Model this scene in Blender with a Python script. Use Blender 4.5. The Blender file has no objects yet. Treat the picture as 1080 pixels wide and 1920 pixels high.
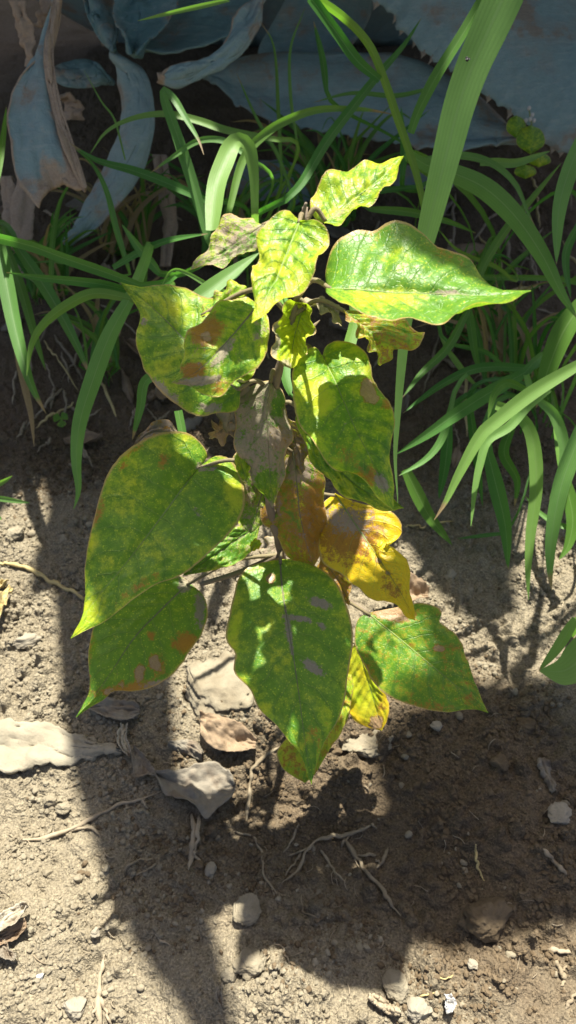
import bpy, math, random
import numpy as np
from mathutils import Vector
R = math.radians
random.seed(7); rng = np.random.default_rng(11)
C = bpy.context.scene.collection
sc = bpy.context.scene

# ------------------------------------------------------------------ camera, sky, sun, exposure
PITCH = 50.0; CH = 0.68; F = 1397.0
cd = bpy.data.cameras.new('camera'); cam = bpy.data.objects.new('camera', cd); C.objects.link(cam)
cam.location = (0, 0, CH); cam.rotation_euler = (R(90-PITCH), 0, 0)
cd.sensor_fit = 'VERTICAL'; cd.sensor_height = 36; cd.lens = 36*F/1920
cd.clip_start = 0.01; cd.clip_end = 500
cd.dof.use_dof = True; cd.dof.focus_distance = 0.48; cd.dof.aperture_fstop = 13
sc.camera = cam
SUN = np.array((0.05, 0.44, 1.0)); SUN /= np.linalg.norm(SUN)
SUN_EL = math.asin(SUN[2]); SUN_AZ = math.atan2(SUN[0], SUN[1])
w = bpy.data.worlds.new('World'); sc.world = w; w.use_nodes = True
nt = w.node_tree; nt.nodes.clear()
sky = nt.nodes.new('ShaderNodeTexSky'); sky.sky_type = 'NISHITA'; sky.sun_disc = False
sky.sun_elevation = SUN_EL; sky.sun_rotation = SUN_AZ
sky.air_density = 0.7; sky.dust_density = 3.0; sky.ozone_density = 0.1
bg = nt.nodes.new('ShaderNodeBackground'); bg.inputs[1].default_value = 0.062
wo = nt.nodes.new('ShaderNodeOutputWorld')
nt.links.new(sky.outputs[0], bg.inputs[0]); nt.links.new(bg.outputs[0], wo.inputs[0])
sl = bpy.data.lights.new('sun', 'SUN'); sl.energy = 5.0; sl.angle = R(0.8); sl.color = (1.0, 0.96, 0.85)
so = bpy.data.objects.new('sun', sl); C.objects.link(so)
so.rotation_euler = Vector(-SUN).to_track_quat('-Z', 'Y').to_euler(); so.location = (0.3, 1.5, 4)
sc.view_settings.view_transform = 'Standard'; sc.view_settings.look = 'None'
sc.view_settings.gamma = 1; sc.view_settings.use_curve_mapping = False
sc.view_settings.exposure = 1.48
sc.render.engine = 'CYCLES'
sc.cycles.use_denoising = True
sc.cycles.max_bounces = 8; sc.cycles.transmission_bounces = 6; sc.cycles.diffuse_bounces = 4

# ------------------------------------------------------------------ helpers
UP = np.array((0, math.sin(R(PITCH)), math.cos(R(PITCH)))); FW = np.array((0, math.cos(R(PITCH)), -math.sin(R(PITCH))))
XX = np.array((1.0, 0, 0)); CP = np.array((0, 0, CH))
def P(px, py, d):                       # photograph pixel at a chosen distance -> place in the world
    px = np.asarray(px, float)[..., None]; py = np.asarray(py, float)[..., None]; d = np.asarray(d, float)[..., None]
    return CP + (px-540)/F*d*XX + (960-py)/F*d*UP + d*FW

def vnoise(x, y, seed=0):               # smooth value noise on numpy arrays
    g = np.random.default_rng(seed).random((256, 256))
    xi = np.floor(x).astype(int); yi = np.floor(y).astype(int); fx = x-xi; fy = y-yi
    fx = fx*fx*fx*(fx*(fx*6-15)+10); fy = fy*fy*fy*(fy*(fy*6-15)+10)
    a = g[xi & 255, yi & 255]; b = g[(xi+1) & 255, yi & 255]; c = g[xi & 255, (yi+1) & 255]; d = g[(xi+1) & 255, (yi+1) & 255]
    return (a*(1-fx)+b*fx)*(1-fy)+(c*(1-fx)+d*fx)*fy - 0.5

def resample(pts, n, smooth=True):
    p = np.asarray(pts, float)
    if smooth and len(p) > 2:           # Catmull-Rom
        q = np.vstack((2*p[0]-p[1], p, 2*p[-1]-p[-2])); out = []
        for i in range(1, len(q)-2):
            t = np.linspace(0, 1, 8, endpoint=False)[:, None]
            a, b, c, d = q[i-1], q[i], q[i+1], q[i+2]
            out.append(0.5*(2*b+(c-a)*t+(2*a-5*b+4*c-d)*t*t+(3*b-a-3*c+d)*t**3))
        p = np.vstack(out+[p[-1:]])
    l = np.r_[0, np.cumsum(np.linalg.norm(np.diff(p, axis=0), axis=1))]
    u = np.linspace(0, l[-1], n)
    return np.stack([np.interp(u, l, p[:, k]) for k in range(p.shape[1])], 1)

def link(o, parent=None):
    C.objects.link(o)
    if parent: o.parent = parent
    return o

def mesh_obj(name, verts, faces, mat=None, parent=None, smooth=True, uv=None, attr=None):
    me = bpy.data.meshes.new(name)
    verts = np.asarray(verts, float)
    if parent is not None: verts = verts - np.array(parent_world(parent))
    me.from_pydata(verts.tolist(), [], [tuple(int(k) for k in f) for f in faces] if not isinstance(faces, np.ndarray) else faces.tolist())
    if uv is not None:
        ul = me.uv_layers.new(name='UVMap'); vi = np.empty(len(me.loops), int); me.loops.foreach_get('vertex_index', vi)
        ul.data.foreach_set('uv', np.asarray(uv, float)[vi].ravel())
    if attr is not None:
        at = me.color_attributes.new('mk', 'FLOAT_COLOR', 'POINT'); at.data.foreach_set('color', np.asarray(attr, float).ravel())
    me.polygons.foreach_set('use_smooth', np.full(len(me.polygons), smooth))
    if mat: me.materials.append(mat)
    me.update()
    return link(bpy.data.objects.new(name, me), parent)

def parent_world(o):
    v = Vector((0, 0, 0))
    while o is not None: v += o.location; o = o.parent
    return v

def tag(o, label=None, cat=None, group=None, kind=None):
    if label: o['label'] = label
    if cat: o['category'] = cat
    if group: o['group'] = group
    if kind: o['kind'] = kind
    return o

def thing(name, label, cat, loc, group=None):
    o = bpy.data.objects.new(name, None); o.empty_display_size = 0.02; o.location = Vector([float(k) for k in loc]); C.objects.link(o)
    return tag(o, label, cat, group)

def grid_faces(n, m, off=0, flip=False):
    i, j = np.meshgrid(np.arange(n-1), np.arange(m-1), indexing='ij')
    a = (i*m+j).ravel()+off
    f = np.stack((a, a+1, a+m+1, a+m), 1)
    return f[:, ::-1] if flip else f

def tube(path, radii, k=8):
    p = np.asarray(path, float); n = len(p); r = np.broadcast_to(np.asarray(radii, float), (n,))
    t = np.gradient(p, axis=0); t /= np.linalg.norm(t, axis=1)[:, None]+1e-12
    ref = np.array((0.3, 0.5, 0.81)); V = []
    s = np.cross(t[0], ref); s /= np.linalg.norm(s)
    for i in range(n):
        s = s - t[i]*np.dot(s, t[i]); s /= np.linalg.norm(s)+1e-12; b = np.cross(t[i], s)
        for a in range(k):
            th = 2*math.pi*a/k; V.append(p[i]+r[i]*(math.cos(th)*s+math.sin(th)*b))
    fs = [(i*k+a, i*k+(a+1) % k, (i+1)*k+(a+1) % k, (i+1)*k+a) for i in range(n-1) for a in range(k)]
    fs.append(tuple(range(k))[::-1]); fs.append(tuple((n-1)*k+a for a in range(k)))
    return V, fs

def join(parts):
    V = []; Fc = []; o = 0
    for v, f in parts:
        V.append(np.asarray(v, float)); Fc += [tuple(int(k)+o for k in q) for q in f]; o += len(v)
    return np.vstack(V), Fc

def grid_normals(g):
    a = np.gradient(g, axis=0); b = np.gradient(g, axis=1); n = np.cross(b, a)
    return n/(np.linalg.norm(n, axis=-1, keepdims=True)+1e-12)

def shell(g, thick):                    # closed thin solid from a grid; thick may be an array
    n, m = g.shape[:2]; nn = grid_normals(g); t = np.broadcast_to(thick, (n, m))[..., None]
    V = np.vstack(((g+nn*t/2).reshape(-1, 3), (g-nn*t/2).reshape(-1, 3)))
    f = [tuple(q) for q in grid_faces(n, m)]+[tuple(q) for q in grid_faces(n, m, n*m, True)]
    K = n*m
    rim = [i*m for i in range(n)]+[(n-1)*m+j for j in range(1, m)]+[i*m+m-1 for i in range(n-2, -1, -1)]+[j for j in range(m-2, 0, -1)]
    for q in range(len(rim)):
        a, b = rim[q], rim[(q+1) % len(rim)]; f.append((a, b, b+K, a+K))
    return V, f

# ------------------------------------------------------------------ materials
class NB:                               # short-hand for building node trees
    def __init__(s, name):
        s.m = bpy.data.materials.new(name); s.m.use_nodes = True; s.t = s.m.node_tree; s.t.nodes.clear()
        s.out = s.n('ShaderNodeOutputMaterial')
    def n(s, kind, **kw):
        o = s.t.nodes.new(kind)
        for k, v in kw.items(): setattr(o, k, v)
        return o
    def set(s, sock, v):
        if isinstance(v, bpy.types.NodeSocket): s.t.links.new(v, sock)
        elif isinstance(v, tuple) and len(v) == 3 and sock.type == 'RGBA': sock.default_value = (*v, 1)
        else: sock.default_value = v
    def math(s, op, a, b=0.0, c=None, clamp=False):
        o = s.n('ShaderNodeMath', operation=op, use_clamp=clamp); s.set(o.inputs[0], a); s.set(o.inputs[1], b)
        if c is not None: s.set(o.inputs[2], c)
        return o.outputs[0]
    def mix(s, f, a, b, blend='MIX'):
        o = s.n('ShaderNodeMix', data_type='RGBA', blend_type=blend); s.set(o.inputs[0], f); s.set(o.inputs[6], a); s.set(o.inputs[7], b)
        return o.outputs[2]
    def ss(s, v, lo, hi, a=0.0, b=1.0):
        o = s.n('ShaderNodeMapRange', interpolation_type='SMOOTHSTEP')
        s.set(o.inputs[0], v); o.inputs[1].default_value = lo; o.inputs[2].default_value = hi; o.inputs[3].default_value = a; o.inputs[4].default_value = b
        return o.outputs[0]
    def noise(s, vec, scale, detail=3, rough=0.55, dist=0.0):
        o = s.n('ShaderNodeTexNoise'); s.set(o.inputs['Vector'], vec); o.inputs['Scale'].default_value = scale
        o.inputs['Detail'].default_value = detail; o.inputs['Roughness'].default_value = rough; o.inputs['Distortion'].default_value = dist
        return o.outputs[0]
    def vor(s, vec, scale, feature='F1'):
        o = s.n('ShaderNodeTexVoronoi', feature=feature); s.set(o.inputs['Vector'], vec); o.inputs['Scale'].default_value = scale
        return o.outputs[0]
    def pos(s): return s.n('ShaderNodeNewGeometry').outputs['Position']
    def bump(s, h, strength, dist):
        o = s.n('ShaderNodeBump'); s.set(o.inputs['Height'], h); o.inputs['Strength'].default_value = strength; o.inputs['Distance'].default_value = dist
        return o.outputs[0]
    def pbsdf(s, col, rough, spec=0.5, normal=None):
        o = s.n('ShaderNodeBsdfPrincipled'); s.set(o.inputs['Base Color'], col); s.set(o.inputs['Roughness'], rough); s.set(o.inputs['Specular IOR Level'], spec)
        if normal is not None: s.set(o.inputs['Normal'], normal)
        return o.outputs[0]
    def done(s, sh):
        s.t.links.new(sh, s.out.inputs[0]); return s.m
    def leafy(s, col, tcol, tfac, rough, spec, normal):
        p = s.pbsdf(col, rough, spec, normal); t = s.n('ShaderNodeBsdfTranslucent'); s.set(t.inputs[0], tcol)
        if normal is not None: s.set(t.inputs[1], normal)
        mx = s.n('ShaderNodeMixShader'); s.set(mx.inputs[0], tfac); s.t.links.new(p, mx.inputs[1]); s.t.links.new(t.outputs[0], mx.inputs[2])
        return s.done(mx.outputs[0])

def mat_leaf():
    b = NB('poinsettia_leaf'); p = b.pos()
    at = b.n('ShaderNodeAttribute', attribute_name='mk'); sp = b.n('ShaderNodeSeparateColor'); b.set(sp.inputs[0], at.outputs['Color'])
    Y, B, T, D = sp.outputs[0], sp.outputs[1], sp.outputs[2], at.outputs['Alpha']
    uv = b.n('ShaderNodeUVMap').outputs[0]; su = b.n('ShaderNodeSeparateXYZ'); b.set(su.inputs[0], uv)
    s_ = b.math('ABSOLUTE', b.math('MULTIPLY_ADD', su.outputs[0], 2.0, -1.0))
    n1 = b.noise(p, 60, 4); n2 = b.noise(p, 230, 4, 0.6); n3 = b.noise(p, 900, 3, 0.65)
    q = b.math('MULTIPLY', b.math('ADD', b.math('SUBTRACT', su.outputs[1], b.math('MULTIPLY', s_, 0.24)), b.math('MULTIPLY', n1, 0.08)), 9.0)
    pp = b.math('PINGPONG', q, 0.5)
    vein = b.ss(pp, 0.0, 0.055, 1, 0); veinw = b.ss(pp, 0.0, 0.22, 1, 0)
    mid = b.ss(s_, 0.0, 0.05, 1, 0)
    # finer net of veins
    net = b.ss(b.vor(p, 260, 'DISTANCE_TO_EDGE'), 0.0, 0.07, 1, 0)
    g = b.mix(n2, (0.050, 0.160, 0.016), (0.15, 0.33, 0.028))
    g = b.mix(b.math('MULTIPLY', veinw, 0.16), g, (0.02, 0.085, 0.022))
    yv = b.math('ADD', b.math('MULTIPLY', Y, 1.5), b.math('ADD', b.math('MULTIPLY_ADD', n2, 1.1, -0.85), b.math('ADD', b.math('MULTIPLY_ADD', n1, 0.8, -0.4), b.math('MULTIPLY_ADD', n3, 0.6, -0.3))))
    yv = b.math('SUBTRACT', yv, b.math('MULTIPLY_ADD', veinw, 0.15, -0.02))
    yf = b.ss(yv, 0.0, 0.75)
    yel = b.mix(b.ss(n1, 0.35, 0.65), (0.35, 0.50, 0.018), (0.51, 0.54, 0.030)); yel = b.mix(b.ss(Y, 0.75, 1.0), yel, b.mix(n1, (0.66, 0.52, 0.015), (0.70, 0.42, 0.015)))
    col = b.mix(yf, g, yel)
    spk = b.math('MULTIPLY', b.ss(b.vor(p, 560), 0.18, 0.34, 1, 0), b.ss(n2, 0.36, 0.58))
    col = b.mix(b.math('MULTIPLY', spk, 0.75), col, (0.46, 0.52, 0.05))
    col = b.mix(b.math('MULTIPLY', net, 0.12), col, (0.16, 0.26, 0.05))
    rf = b.ss(b.math('ADD', B, b.math('ADD', b.math('MULTIPLY_ADD', n2, 1.2, -0.6), b.math('MULTIPLY_ADD', n3, 0.8, -0.4))), 0.25, 0.62)
    col = b.mix(rf, col, b.mix(n3, (0.46, 0.20, 0.02), (0.20, 0.085, 0.03)))
    tq = b.math('ADD', T, b.math('ADD', b.math('MULTIPLY_ADD', n2, 1.1, -0.55), b.math('MULTIPLY_ADD', n3, 0.5, -0.25))); tf = b.ss(tq, 0.42, 0.52)
    tan = b.mix(n3, (0.46, 0.31, 0.17), (0.20, 0.11, 0.055))
    ring = b.math('MULTIPLY', b.ss(tq, 0.26, 0.42), b.math('SUBTRACT', 1.0, tf))
    col = b.mix(b.math('MULTIPLY', b.math('MULTIPLY', ring, b.ss(T, 0.02, 0.1)), 0.85), col, (0.30, 0.13, 0.02)); col = b.mix(tf, col, tan)
    dn = b.math('ADD', D, b.math('ADD', b.math('MULTIPLY_ADD', n2, 1.0, -0.5), b.math('ADD', b.math('MULTIPLY_ADD', n3, 0.7, -0.35), b.math('MULTIPLY', mid, 0.16))))
    df = b.ss(dn, 0.38, 0.62)
    col = b.mix(b.math('MULTIPLY', df, 0.92), col, b.mix(n3, (0.21, 0.165, 0.125), (0.33, 0.275, 0.215)))
    edge = b.ss(b.math('ADD', s_, b.math('MULTIPLY_ADD', n2, 0.04, -0.02)), 0.955, 0.985)
    col = b.mix(b.math('MULTIPLY', edge, 0.85), col, (0.42, 0.28, 0.12))
    pale = b.math('MULTIPLY', b.math('MULTIPLY', vein, b.ss(s_, 1.0, 0.2)), 0.36)
    col = b.mix(pale, col, (0.20, 0.30, 0.09))
    h = b.math('ADD', b.math('MULTIPLY', n3, 0.45), b.math('ADD', b.math('MULTIPLY', net, -0.30), b.math('MULTIPLY', vein, -0.7)))
    h = b.math('ADD', h, b.math('MULTIPLY_ADD', tf, -1.0, b.math('MULTIPLY', df, 0.5)))
    nor = b.bump(h, 0.55, 0.0007)
    opaq = b.math('SUBTRACT', 1.0, b.math('MULTIPLY', b.math('MAXIMUM', df, b.math('MULTIPLY', tf, 0.6)), 0.8))
    tcol = b.mix(0.45, b.mix(1.0, col, (1.5, 1.9, 0.7), 'MULTIPLY'), (0.34, 0.42, 0.02))
    return b.leafy(col, tcol, b.math('MULTIPLY', opaq, 0.36), b.math('MULTIPLY_ADD', n2, 0.25, b.math('MULTIPLY_ADD', df, 0.3, 0.27)), b.math('MULTIPLY_ADD', df, -0.28, 0.38), nor)

def mat_grass():
    b = NB('grass_blade'); p = b.pos()
    at = b.n('ShaderNodeAttribute', attribute_name='mk'); sp = b.n('ShaderNodeSeparateColor'); b.set(sp.inputs[0], at.outputs['Color'])
    uv = b.n('ShaderNodeUVMap').outputs[0]; su = b.n('ShaderNodeSeparateXYZ'); b.set(su.inputs[0], uv)
    n1 = b.noise(p, 35, 3); n2 = b.noise(p, 500, 3)
    wv = b.math('PINGPONG', b.math('MULTIPLY', su.outputs[0], 9.0), 0.5)
    stripe = b.ss(wv, 0.05, 0.4)
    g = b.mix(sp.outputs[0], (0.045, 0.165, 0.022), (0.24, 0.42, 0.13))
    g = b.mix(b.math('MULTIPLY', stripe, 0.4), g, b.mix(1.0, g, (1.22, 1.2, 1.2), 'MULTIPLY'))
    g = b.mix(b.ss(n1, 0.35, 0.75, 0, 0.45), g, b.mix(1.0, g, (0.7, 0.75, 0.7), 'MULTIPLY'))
    mid = b.ss(b.math('ABSOLUTE', b.math('SUBTRACT', su.outputs[0], 0.5)), 0.015, 0.045, 0.5, 0)
    g = b.mix(mid, g, (0.20, 0.33, 0.13))
    dead = b.ss(b.math('ADD', sp.outputs[1], b.math('MULTIPLY_ADD', n1, 0.4, -0.2)), 0.4, 0.7)
    g = b.mix(b.math('MULTIPLY', sp.outputs[2], 0.75), g, (0.24, 0.32, 0.03))
    g = b.mix(dead, g, b.mix(n2, (0.34, 0.26, 0.14), (0.22, 0.15, 0.08)))
    nor = b.bump(b.math('ADD', stripe, b.math('MULTIPLY', n2, 1.2)), 0.12, 0.0002)
    t = b.mix(1.0, g, (1.2, 1.5, 0.6), 'MULTIPLY')
    return b.leafy(g, t, 0.42, b.math('MULTIPLY_ADD', n2, 0.2, 0.42), 0.35, nor)

def mat_agave():
    b = NB('agave_leaf'); p = b.pos(); n1 = b.noise(p, 14, 5, 0.6); n2 = b.noise(p, 90, 4, 0.6); n3 = b.noise(p, 420, 3)
    at = b.n('ShaderNodeAttribute', attribute_name='mk'); sp = b.n('ShaderNodeSeparateColor'); b.set(sp.inputs[0], at.outputs['Color'])
    col = b.mix(n2, (0.15, 0.235, 0.228), (0.26, 0.355, 0.345))
    col = b.mix(b.math('MULTIPLY', sp.outputs[2], 0.8), col, b.mix(n2, (0.045, 0.125, 0.125), (0.085, 0.185, 0.175)))
    col = b.mix(b.ss(n1, 0.46, 0.66, 0, 0.6), col, (0.24, 0.225, 0.19))
    sc_ = b.n('ShaderNodeMapping'); sc_.inputs['Scale'].default_value = (9, 60, 60); sc_.inputs['Rotation'].default_value = (0, 0.5, 0.5); b.set(sc_.inputs[0], p); n4 = b.noise(sc_.outputs[0], 3.0, 5, 0.65)
    col = b.mix(b.ss(n4, 0.5, 0.72, 0, 0.5), col, (0.33, 0.37, 0.34)); col = b.mix(b.ss(n3, 0.6, 0.75, 0, 0.35), col, (0.13, 0.14, 0.12))
    spot = b.ss(b.math('ADD', n1, b.math('MULTIPLY', n2, 0.4)), 0.78, 0.88)
    col = b.mix(b.math('MULTIPLY', spot, 0.6), col, (0.24, 0.16, 0.10))
    dead = b.ss(b.math('ADD', sp.outputs[1], b.math('MULTIPLY_ADD', n2, 0.6, -0.3)), 0.35, 0.65)
    col = b.mix(dead, col, b.mix(n3, (0.46, 0.36, 0.25), (0.22, 0.15, 0.10)))
    return b.done(b.pbsdf(col, b.math('MULTIPLY_ADD', n2, 0.2, 0.52), 0.35, b.bump(b.math('ADD', n2, b.math('MULTIPLY_ADD', n3, 0.6, n4)), 0.5, 0.003)))

def mat_soil():
    b = NB('soil'); p = b.pos()
    at = b.n('ShaderNodeAttribute', attribute_name='mk'); sp = b.n('ShaderNodeSeparateColor'); b.set(sp.inputs[0], at.outputs['Color'])
    n0 = b.noise(p, 7, 5, 0.6); n1 = b.noise(p, 45, 5, 0.62); n2 = b.noise(p, 260, 4, 0.65); n3 = b.noise(p, 1200, 3, 0.6)
    dry = b.mix(n1, (0.175, 0.145, 0.097), (0.285, 0.246, 0.178)); wet_shade = b.mix(n1, (0.085, 0.062, 0.039), (0.160, 0.122, 0.080))  # damp soil tone, darkened to carry some of the shade too
    hum_shade = b.mix(n2, (0.05, 0.037, 0.025), (0.21, 0.155, 0.10))  # leaf mould tone, also standing in for the deep shade at the back
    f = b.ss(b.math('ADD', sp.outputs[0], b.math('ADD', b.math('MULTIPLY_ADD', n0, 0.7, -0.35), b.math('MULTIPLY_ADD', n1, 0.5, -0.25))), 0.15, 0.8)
    col = b.mix(f, dry, wet_shade)
    n5 = b.noise(p, 560, 2, 0.5)
    col = b.mix(b.ss(n5, 0.52, 0.68, 0, 0.75), col, b.mix(1.0, col, (1.55, 1.52, 1.45), 'MULTIPLY')); col = b.mix(b.ss(n5, 0.48, 0.32, 0, 0.75), col, b.mix(1.0, col, (0.55, 0.53, 0.50), 'MULTIPLY'))
    col = b.mix(b.ss(n2, 0.55, 0.8, 0, 0.6), col, b.mix(1.0, col, (1.45, 1.42, 1.36), 'MULTIPLY'))
    col = b.mix(b.ss(n2, 0.45, 0.25, 0, 0.6), col, b.mix(1.0, col, (0.62, 0.60, 0.56), 'MULTIPLY'))
    col = b.mix(b.ss(b.math('ADD', sp.outputs[1], b.math('MULTIPLY_ADD', n1, 0.6, -0.3)), 0.3, 0.7), col, hum_shade)
    dk = b.ss(b.vor(p, 240), 0.14, 0.30, 1, 0)
    col = b.mix(b.math('MULTIPLY', dk, b.ss(n0, 0.35, 0.6, 0.1, 0.55)), col, b.mix(1.0, col, (0.55, 0.52, 0.48), 'MULTIPLY'))
    grain = b.ss(b.vor(p, 520), 0.12, 0.28, 1, 0)
    col = b.mix(b.math('MULTIPLY', grain, b.ss(n1, 0.42, 0.65, 0.05, 0.6)), col, b.mix(1.0, col, (1.7, 1.7, 1.65), 'MULTIPLY'))
    h = b.math('ADD', b.math('MULTIPLY_ADD', n2, 1.0, b.math('MULTIPLY', n5, 0.9)), b.math('ADD', b.math('MULTIPLY', n3, 0.45), b.math('MULTIPLY_ADD', b.vor(p, 380), -0.6, b.math('MULTIPLY', b.vor(p, 170), -0.9))))
    return b.done(b.pbsdf(col, 0.95, 0.12, b.bump(h, 0.85, 0.0026)))

def mat_rough(name, a, c, scale=200, rough=0.9, bump=0.5, dist=0.001, tint=None, spec=0.15):
    b = NB(name); p = b.pos(); n1 = b.noise(p, scale, 4, 0.6); n2 = b.noise(p, scale*5, 3); n0 = b.noise(p, scale*0.25, 3)
    col = b.mix(n1, a, c); col = b.mix(b.ss(n0, 0.4, 0.65, 0, 0.55), col, b.mix(1.0, col, tint or (0.65, 0.6, 0.55), 'MULTIPLY'))
    return b.done(b.pbsdf(col, rough, spec, b.bump(b.math('ADD', n1, b.math('MULTIPLY', n2, 0.5)), bump, dist)))

def mat_dry(name, a, c):
    b = NB(name); p = b.pos(); n1 = b.noise(p, 150, 4, 0.6); n2 = b.noise(p, 700, 3); n0 = b.noise(p, 40, 3)
    col = b.mix(n1, a, c); col = b.mix(b.ss(n0, 0.45, 0.65, 0, 0.6), col, (0.16, 0.11, 0.07))
    return b.leafy(col, b.mix(1.0, col, (1.1, 0.9, 0.6), 'MULTIPLY'), 0.12, 0.8, 0.2, b.bump(b.math('ADD', n1, n2), 0.5, 0.001))

M_LEAF = mat_leaf(); M_GRASS = mat_grass(); M_AGAVE = mat_agave(); M_SOIL = mat_soil()
M_STEM = mat_rough('plant_stem', (0.15, 0.115, 0.08), (0.27, 0.22, 0.165), 220)
M_RIB = mat_rough('leaf_midrib', (0.16, 0.25, 0.06), (0.28, 0.33, 0.12), 300, 0.6)
M_RIBDUST = mat_rough('dusty_midrib', (0.13, 0.16, 0.07), (0.25, 0.22, 0.14), 300, 0.8)
M_PET = mat_rough('petiole', (0.17, 0.14, 0.07), (0.26, 0.22, 0.14), 250, 0.75)
M_CLOD = mat_rough('dry_clod', (0.17, 0.143, 0.096), (0.32, 0.28, 0.205), 220, 0.95, 0.7, 0.0012)
M_CLODD = mat_rough('dark_clod', (0.095, 0.068, 0.040), (0.185, 0.14, 0.088), 220, 0.95, 0.7, 0.0012)
M_STONE = mat_rough('pale_stone', (0.21, 0.182, 0.135), (0.33, 0.295, 0.23), 160, 0.9, 0.6, 0.001, (0.8, 0.76, 0.7))
M_WHITE = mat_rough('white_scrap', (0.34, 0.325, 0.30), (0.52, 0.51, 0.49), 300, 0.7, 0.4, 0.001, (0.9, 0.9, 0.92))
M_TWIG = mat_rough('dry_twig', (0.24, 0.19, 0.125), (0.40, 0.335, 0.24), 300, 0.85)
M_ROOT = mat_rough('root', (0.19, 0.15, 0.095), (0.33, 0.275, 0.19), 320, 0.85)
M_STRAW = mat_rough('straw', (0.40, 0.31, 0.13), (0.54, 0.44, 0.22), 200, 0.6)
M_DRY = mat_dry('dry_leaf', (0.17, 0.145, 0.11), (0.31, 0.275, 0.215))
M_DRYBROWN = mat_dry('brown_dry_leaf', (0.22, 0.15, 0.09), (0.36, 0.27, 0.18))
M_PALE = mat_dry('pale_husk', (0.38, 0.335, 0.25), (0.50, 0.455, 0.36))
M_SPINE = mat_rough('agave_spine', (0.20, 0.16, 0.11), (0.36, 0.31, 0.24), 300, 0.6)
M_BUG = mat_rough('bug', (0.012, 0.012, 0.012), (0.03, 0.03, 0.03), 300, 0.4)

# ------------------------------------------------------------------ the ground
def axis(lo, hi, step, far_lo, far_hi):
    a = np.arange(lo, hi+1e-9, step); out = [a]
    s = step; x = hi; r = []
    while x < far_hi: s *= 1.22; x += s; r.append(x)
    s = step; x = lo; l = []
    while x > far_lo: s *= 1.22; x -= s; l.append(x)
    return np.r_[np.array(l[::-1]), a, np.array(r)]
gx = axis(-0.46, 0.46, 0.00135, -60, 60); gy = axis(0.02, 0.80, 0.00135, -30, 90)
xf = np.arange(0.466, 0.95, 0.007); gx = np.r_[gx[gx < -0.95], -xf[::-1], gx[np.abs(gx) <= 0.4601], xf, gx[gx > 0.95]]
yf = np.arange(0.806, 2.5, 0.007); gy = np.r_[gy[gy <= 0.8001], yf, gy[gy > 2.51]]
def base_h(x, y):
    h = np.zeros_like(x)
    r = np.hypot((x-0.045)/0.125, (y-0.205)/0.10)         # planting basin
    h += -0.016*np.exp(-r**2*1.4) + 0.010*np.exp(-((r-1.25)/0.35)**2)
    h += 0.014*np.exp(-(((x+0.015)/0.06)**2+((y-0.315)/0.05)**2))
    h += 0.05*np.clip((y-0.62)/0.5, 0, 1)**1.3*np.exp(-np.clip(np.abs(x)-1, 0, 9))
    return h
X, Y = np.meshgrid(gx, gy, indexing='ij')
near = np.clip(1.6-np.hypot(X, Y-0.4)/1.5, 0, 1)
H = base_h(X, Y)
H += near*(0.016*vnoise(X*9, Y*9, 1)+0.011*vnoise(X*24, Y*24, 2)+0.0065*vnoise(X*60, Y*60, 3)+0.0042*vnoise(X*140, Y*140, 4)+0.0024*vnoise(X*300, Y*300, 5))
H += (1-near)*0.25*vnoise(X*0.4, Y*0.4, 8)*np.clip(np.hypot(X, Y)/6-0.3, 0, 1)
def stamp(cx, cy, r, hgt, el=1.0, an=0.0):
    i0, i1 = np.searchsorted(gx, (cx-r*1.3, cx+r*1.3)); j0, j1 = np.searchsorted(gy, (cy-r*1.3, cy+r*1.3))
    if i1-i0 < 2 or j1-j0 < 2: return
    dx = X[i0:i1, j0:j1]-cx; dy = Y[i0:i1, j0:j1]-cy
    u = (dx*math.cos(an)+dy*math.sin(an))/r; v = (-dx*math.sin(an)+dy*math.cos(an))/r*el
    d = np.clip(1-(u*u+v*v)**1.3, 0, 1)
    H[i0:i1, j0:j1] += hgt*np.sqrt(d)
for k in range(9000):
    r = 0.0022+0.0055*rng.random()**2.6
    cx, cy = rng.uniform(-0.45, 0.45), rng.uniform(0.03, 0.78)
    if vnoise(np.array([cx*14]), np.array([cy*14]), 21)[0] < -0.12: continue
    stamp(cx, cy, r, r*rng.uniform(0.45, 1.0), rng.uniform(1, 1.6), rng.uniform(0, 3.14))
for k in range(90):
    r = rng.uniform(0.008, 0.017); stamp(rng.uniform(-0.42, 0.42), rng.uniform(0.04, 0.7), r, r*rng.uniform(0.15, 0.4), rng.uniform(1, 1.7), rng.uniform(0, 3.14))
def hz(x, y):
    i = int(np.clip(np.searchsorted(gx, x), 1, len(gx)-1)); j = int(np.clip(np.searchsorted(gy, y), 1, len(gy)-1))
    fx = (x-gx[i-1])/(gx[i]-gx[i-1]); fy = (y-gy[j-1])/(gy[j]-gy[j-1])
    return float((H[i-1, j-1]*(1-fx)+H[i, j-1]*fx)*(1-fy)+(H[i-1, j]*(1-fx)+H[i, j]*fx)*fy)
def G(px, py, lift=0.0):                # where the view through a pixel meets the soil
    a = P(px, py, 1.0)-CP; z = 0.0
    for _ in range(6):
        t = (z-CH)/a[2]; q = CP+a*t; z = hz(q[0], q[1])
    return np.array((q[0], q[1], z+lift))
def gd(px, py):                         # camera depth of the soil there
    return float(np.dot(G(px, py)-CP, FW))
wet_shade = np.exp(-(((X-0.13)/0.20)**2+((Y-0.25)/0.14)**2)*1.0)*0.85 + 0.75*np.clip((Y-0.52)/0.16, 0, 1)  # damp soil, with shade at the right and behind also put into it
wet_shade = np.clip(wet_shade + 0.45*np.exp(-(((X-0.20)/0.10)**2+((Y-0.10)/0.08)**2)) + 0.30*np.exp(-(((X+0.08)/0.10)**2+((Y-0.20)/0.11)**2)), 0, 1)  # the bottom right term paints a dim half-shade into the soil colour
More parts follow.
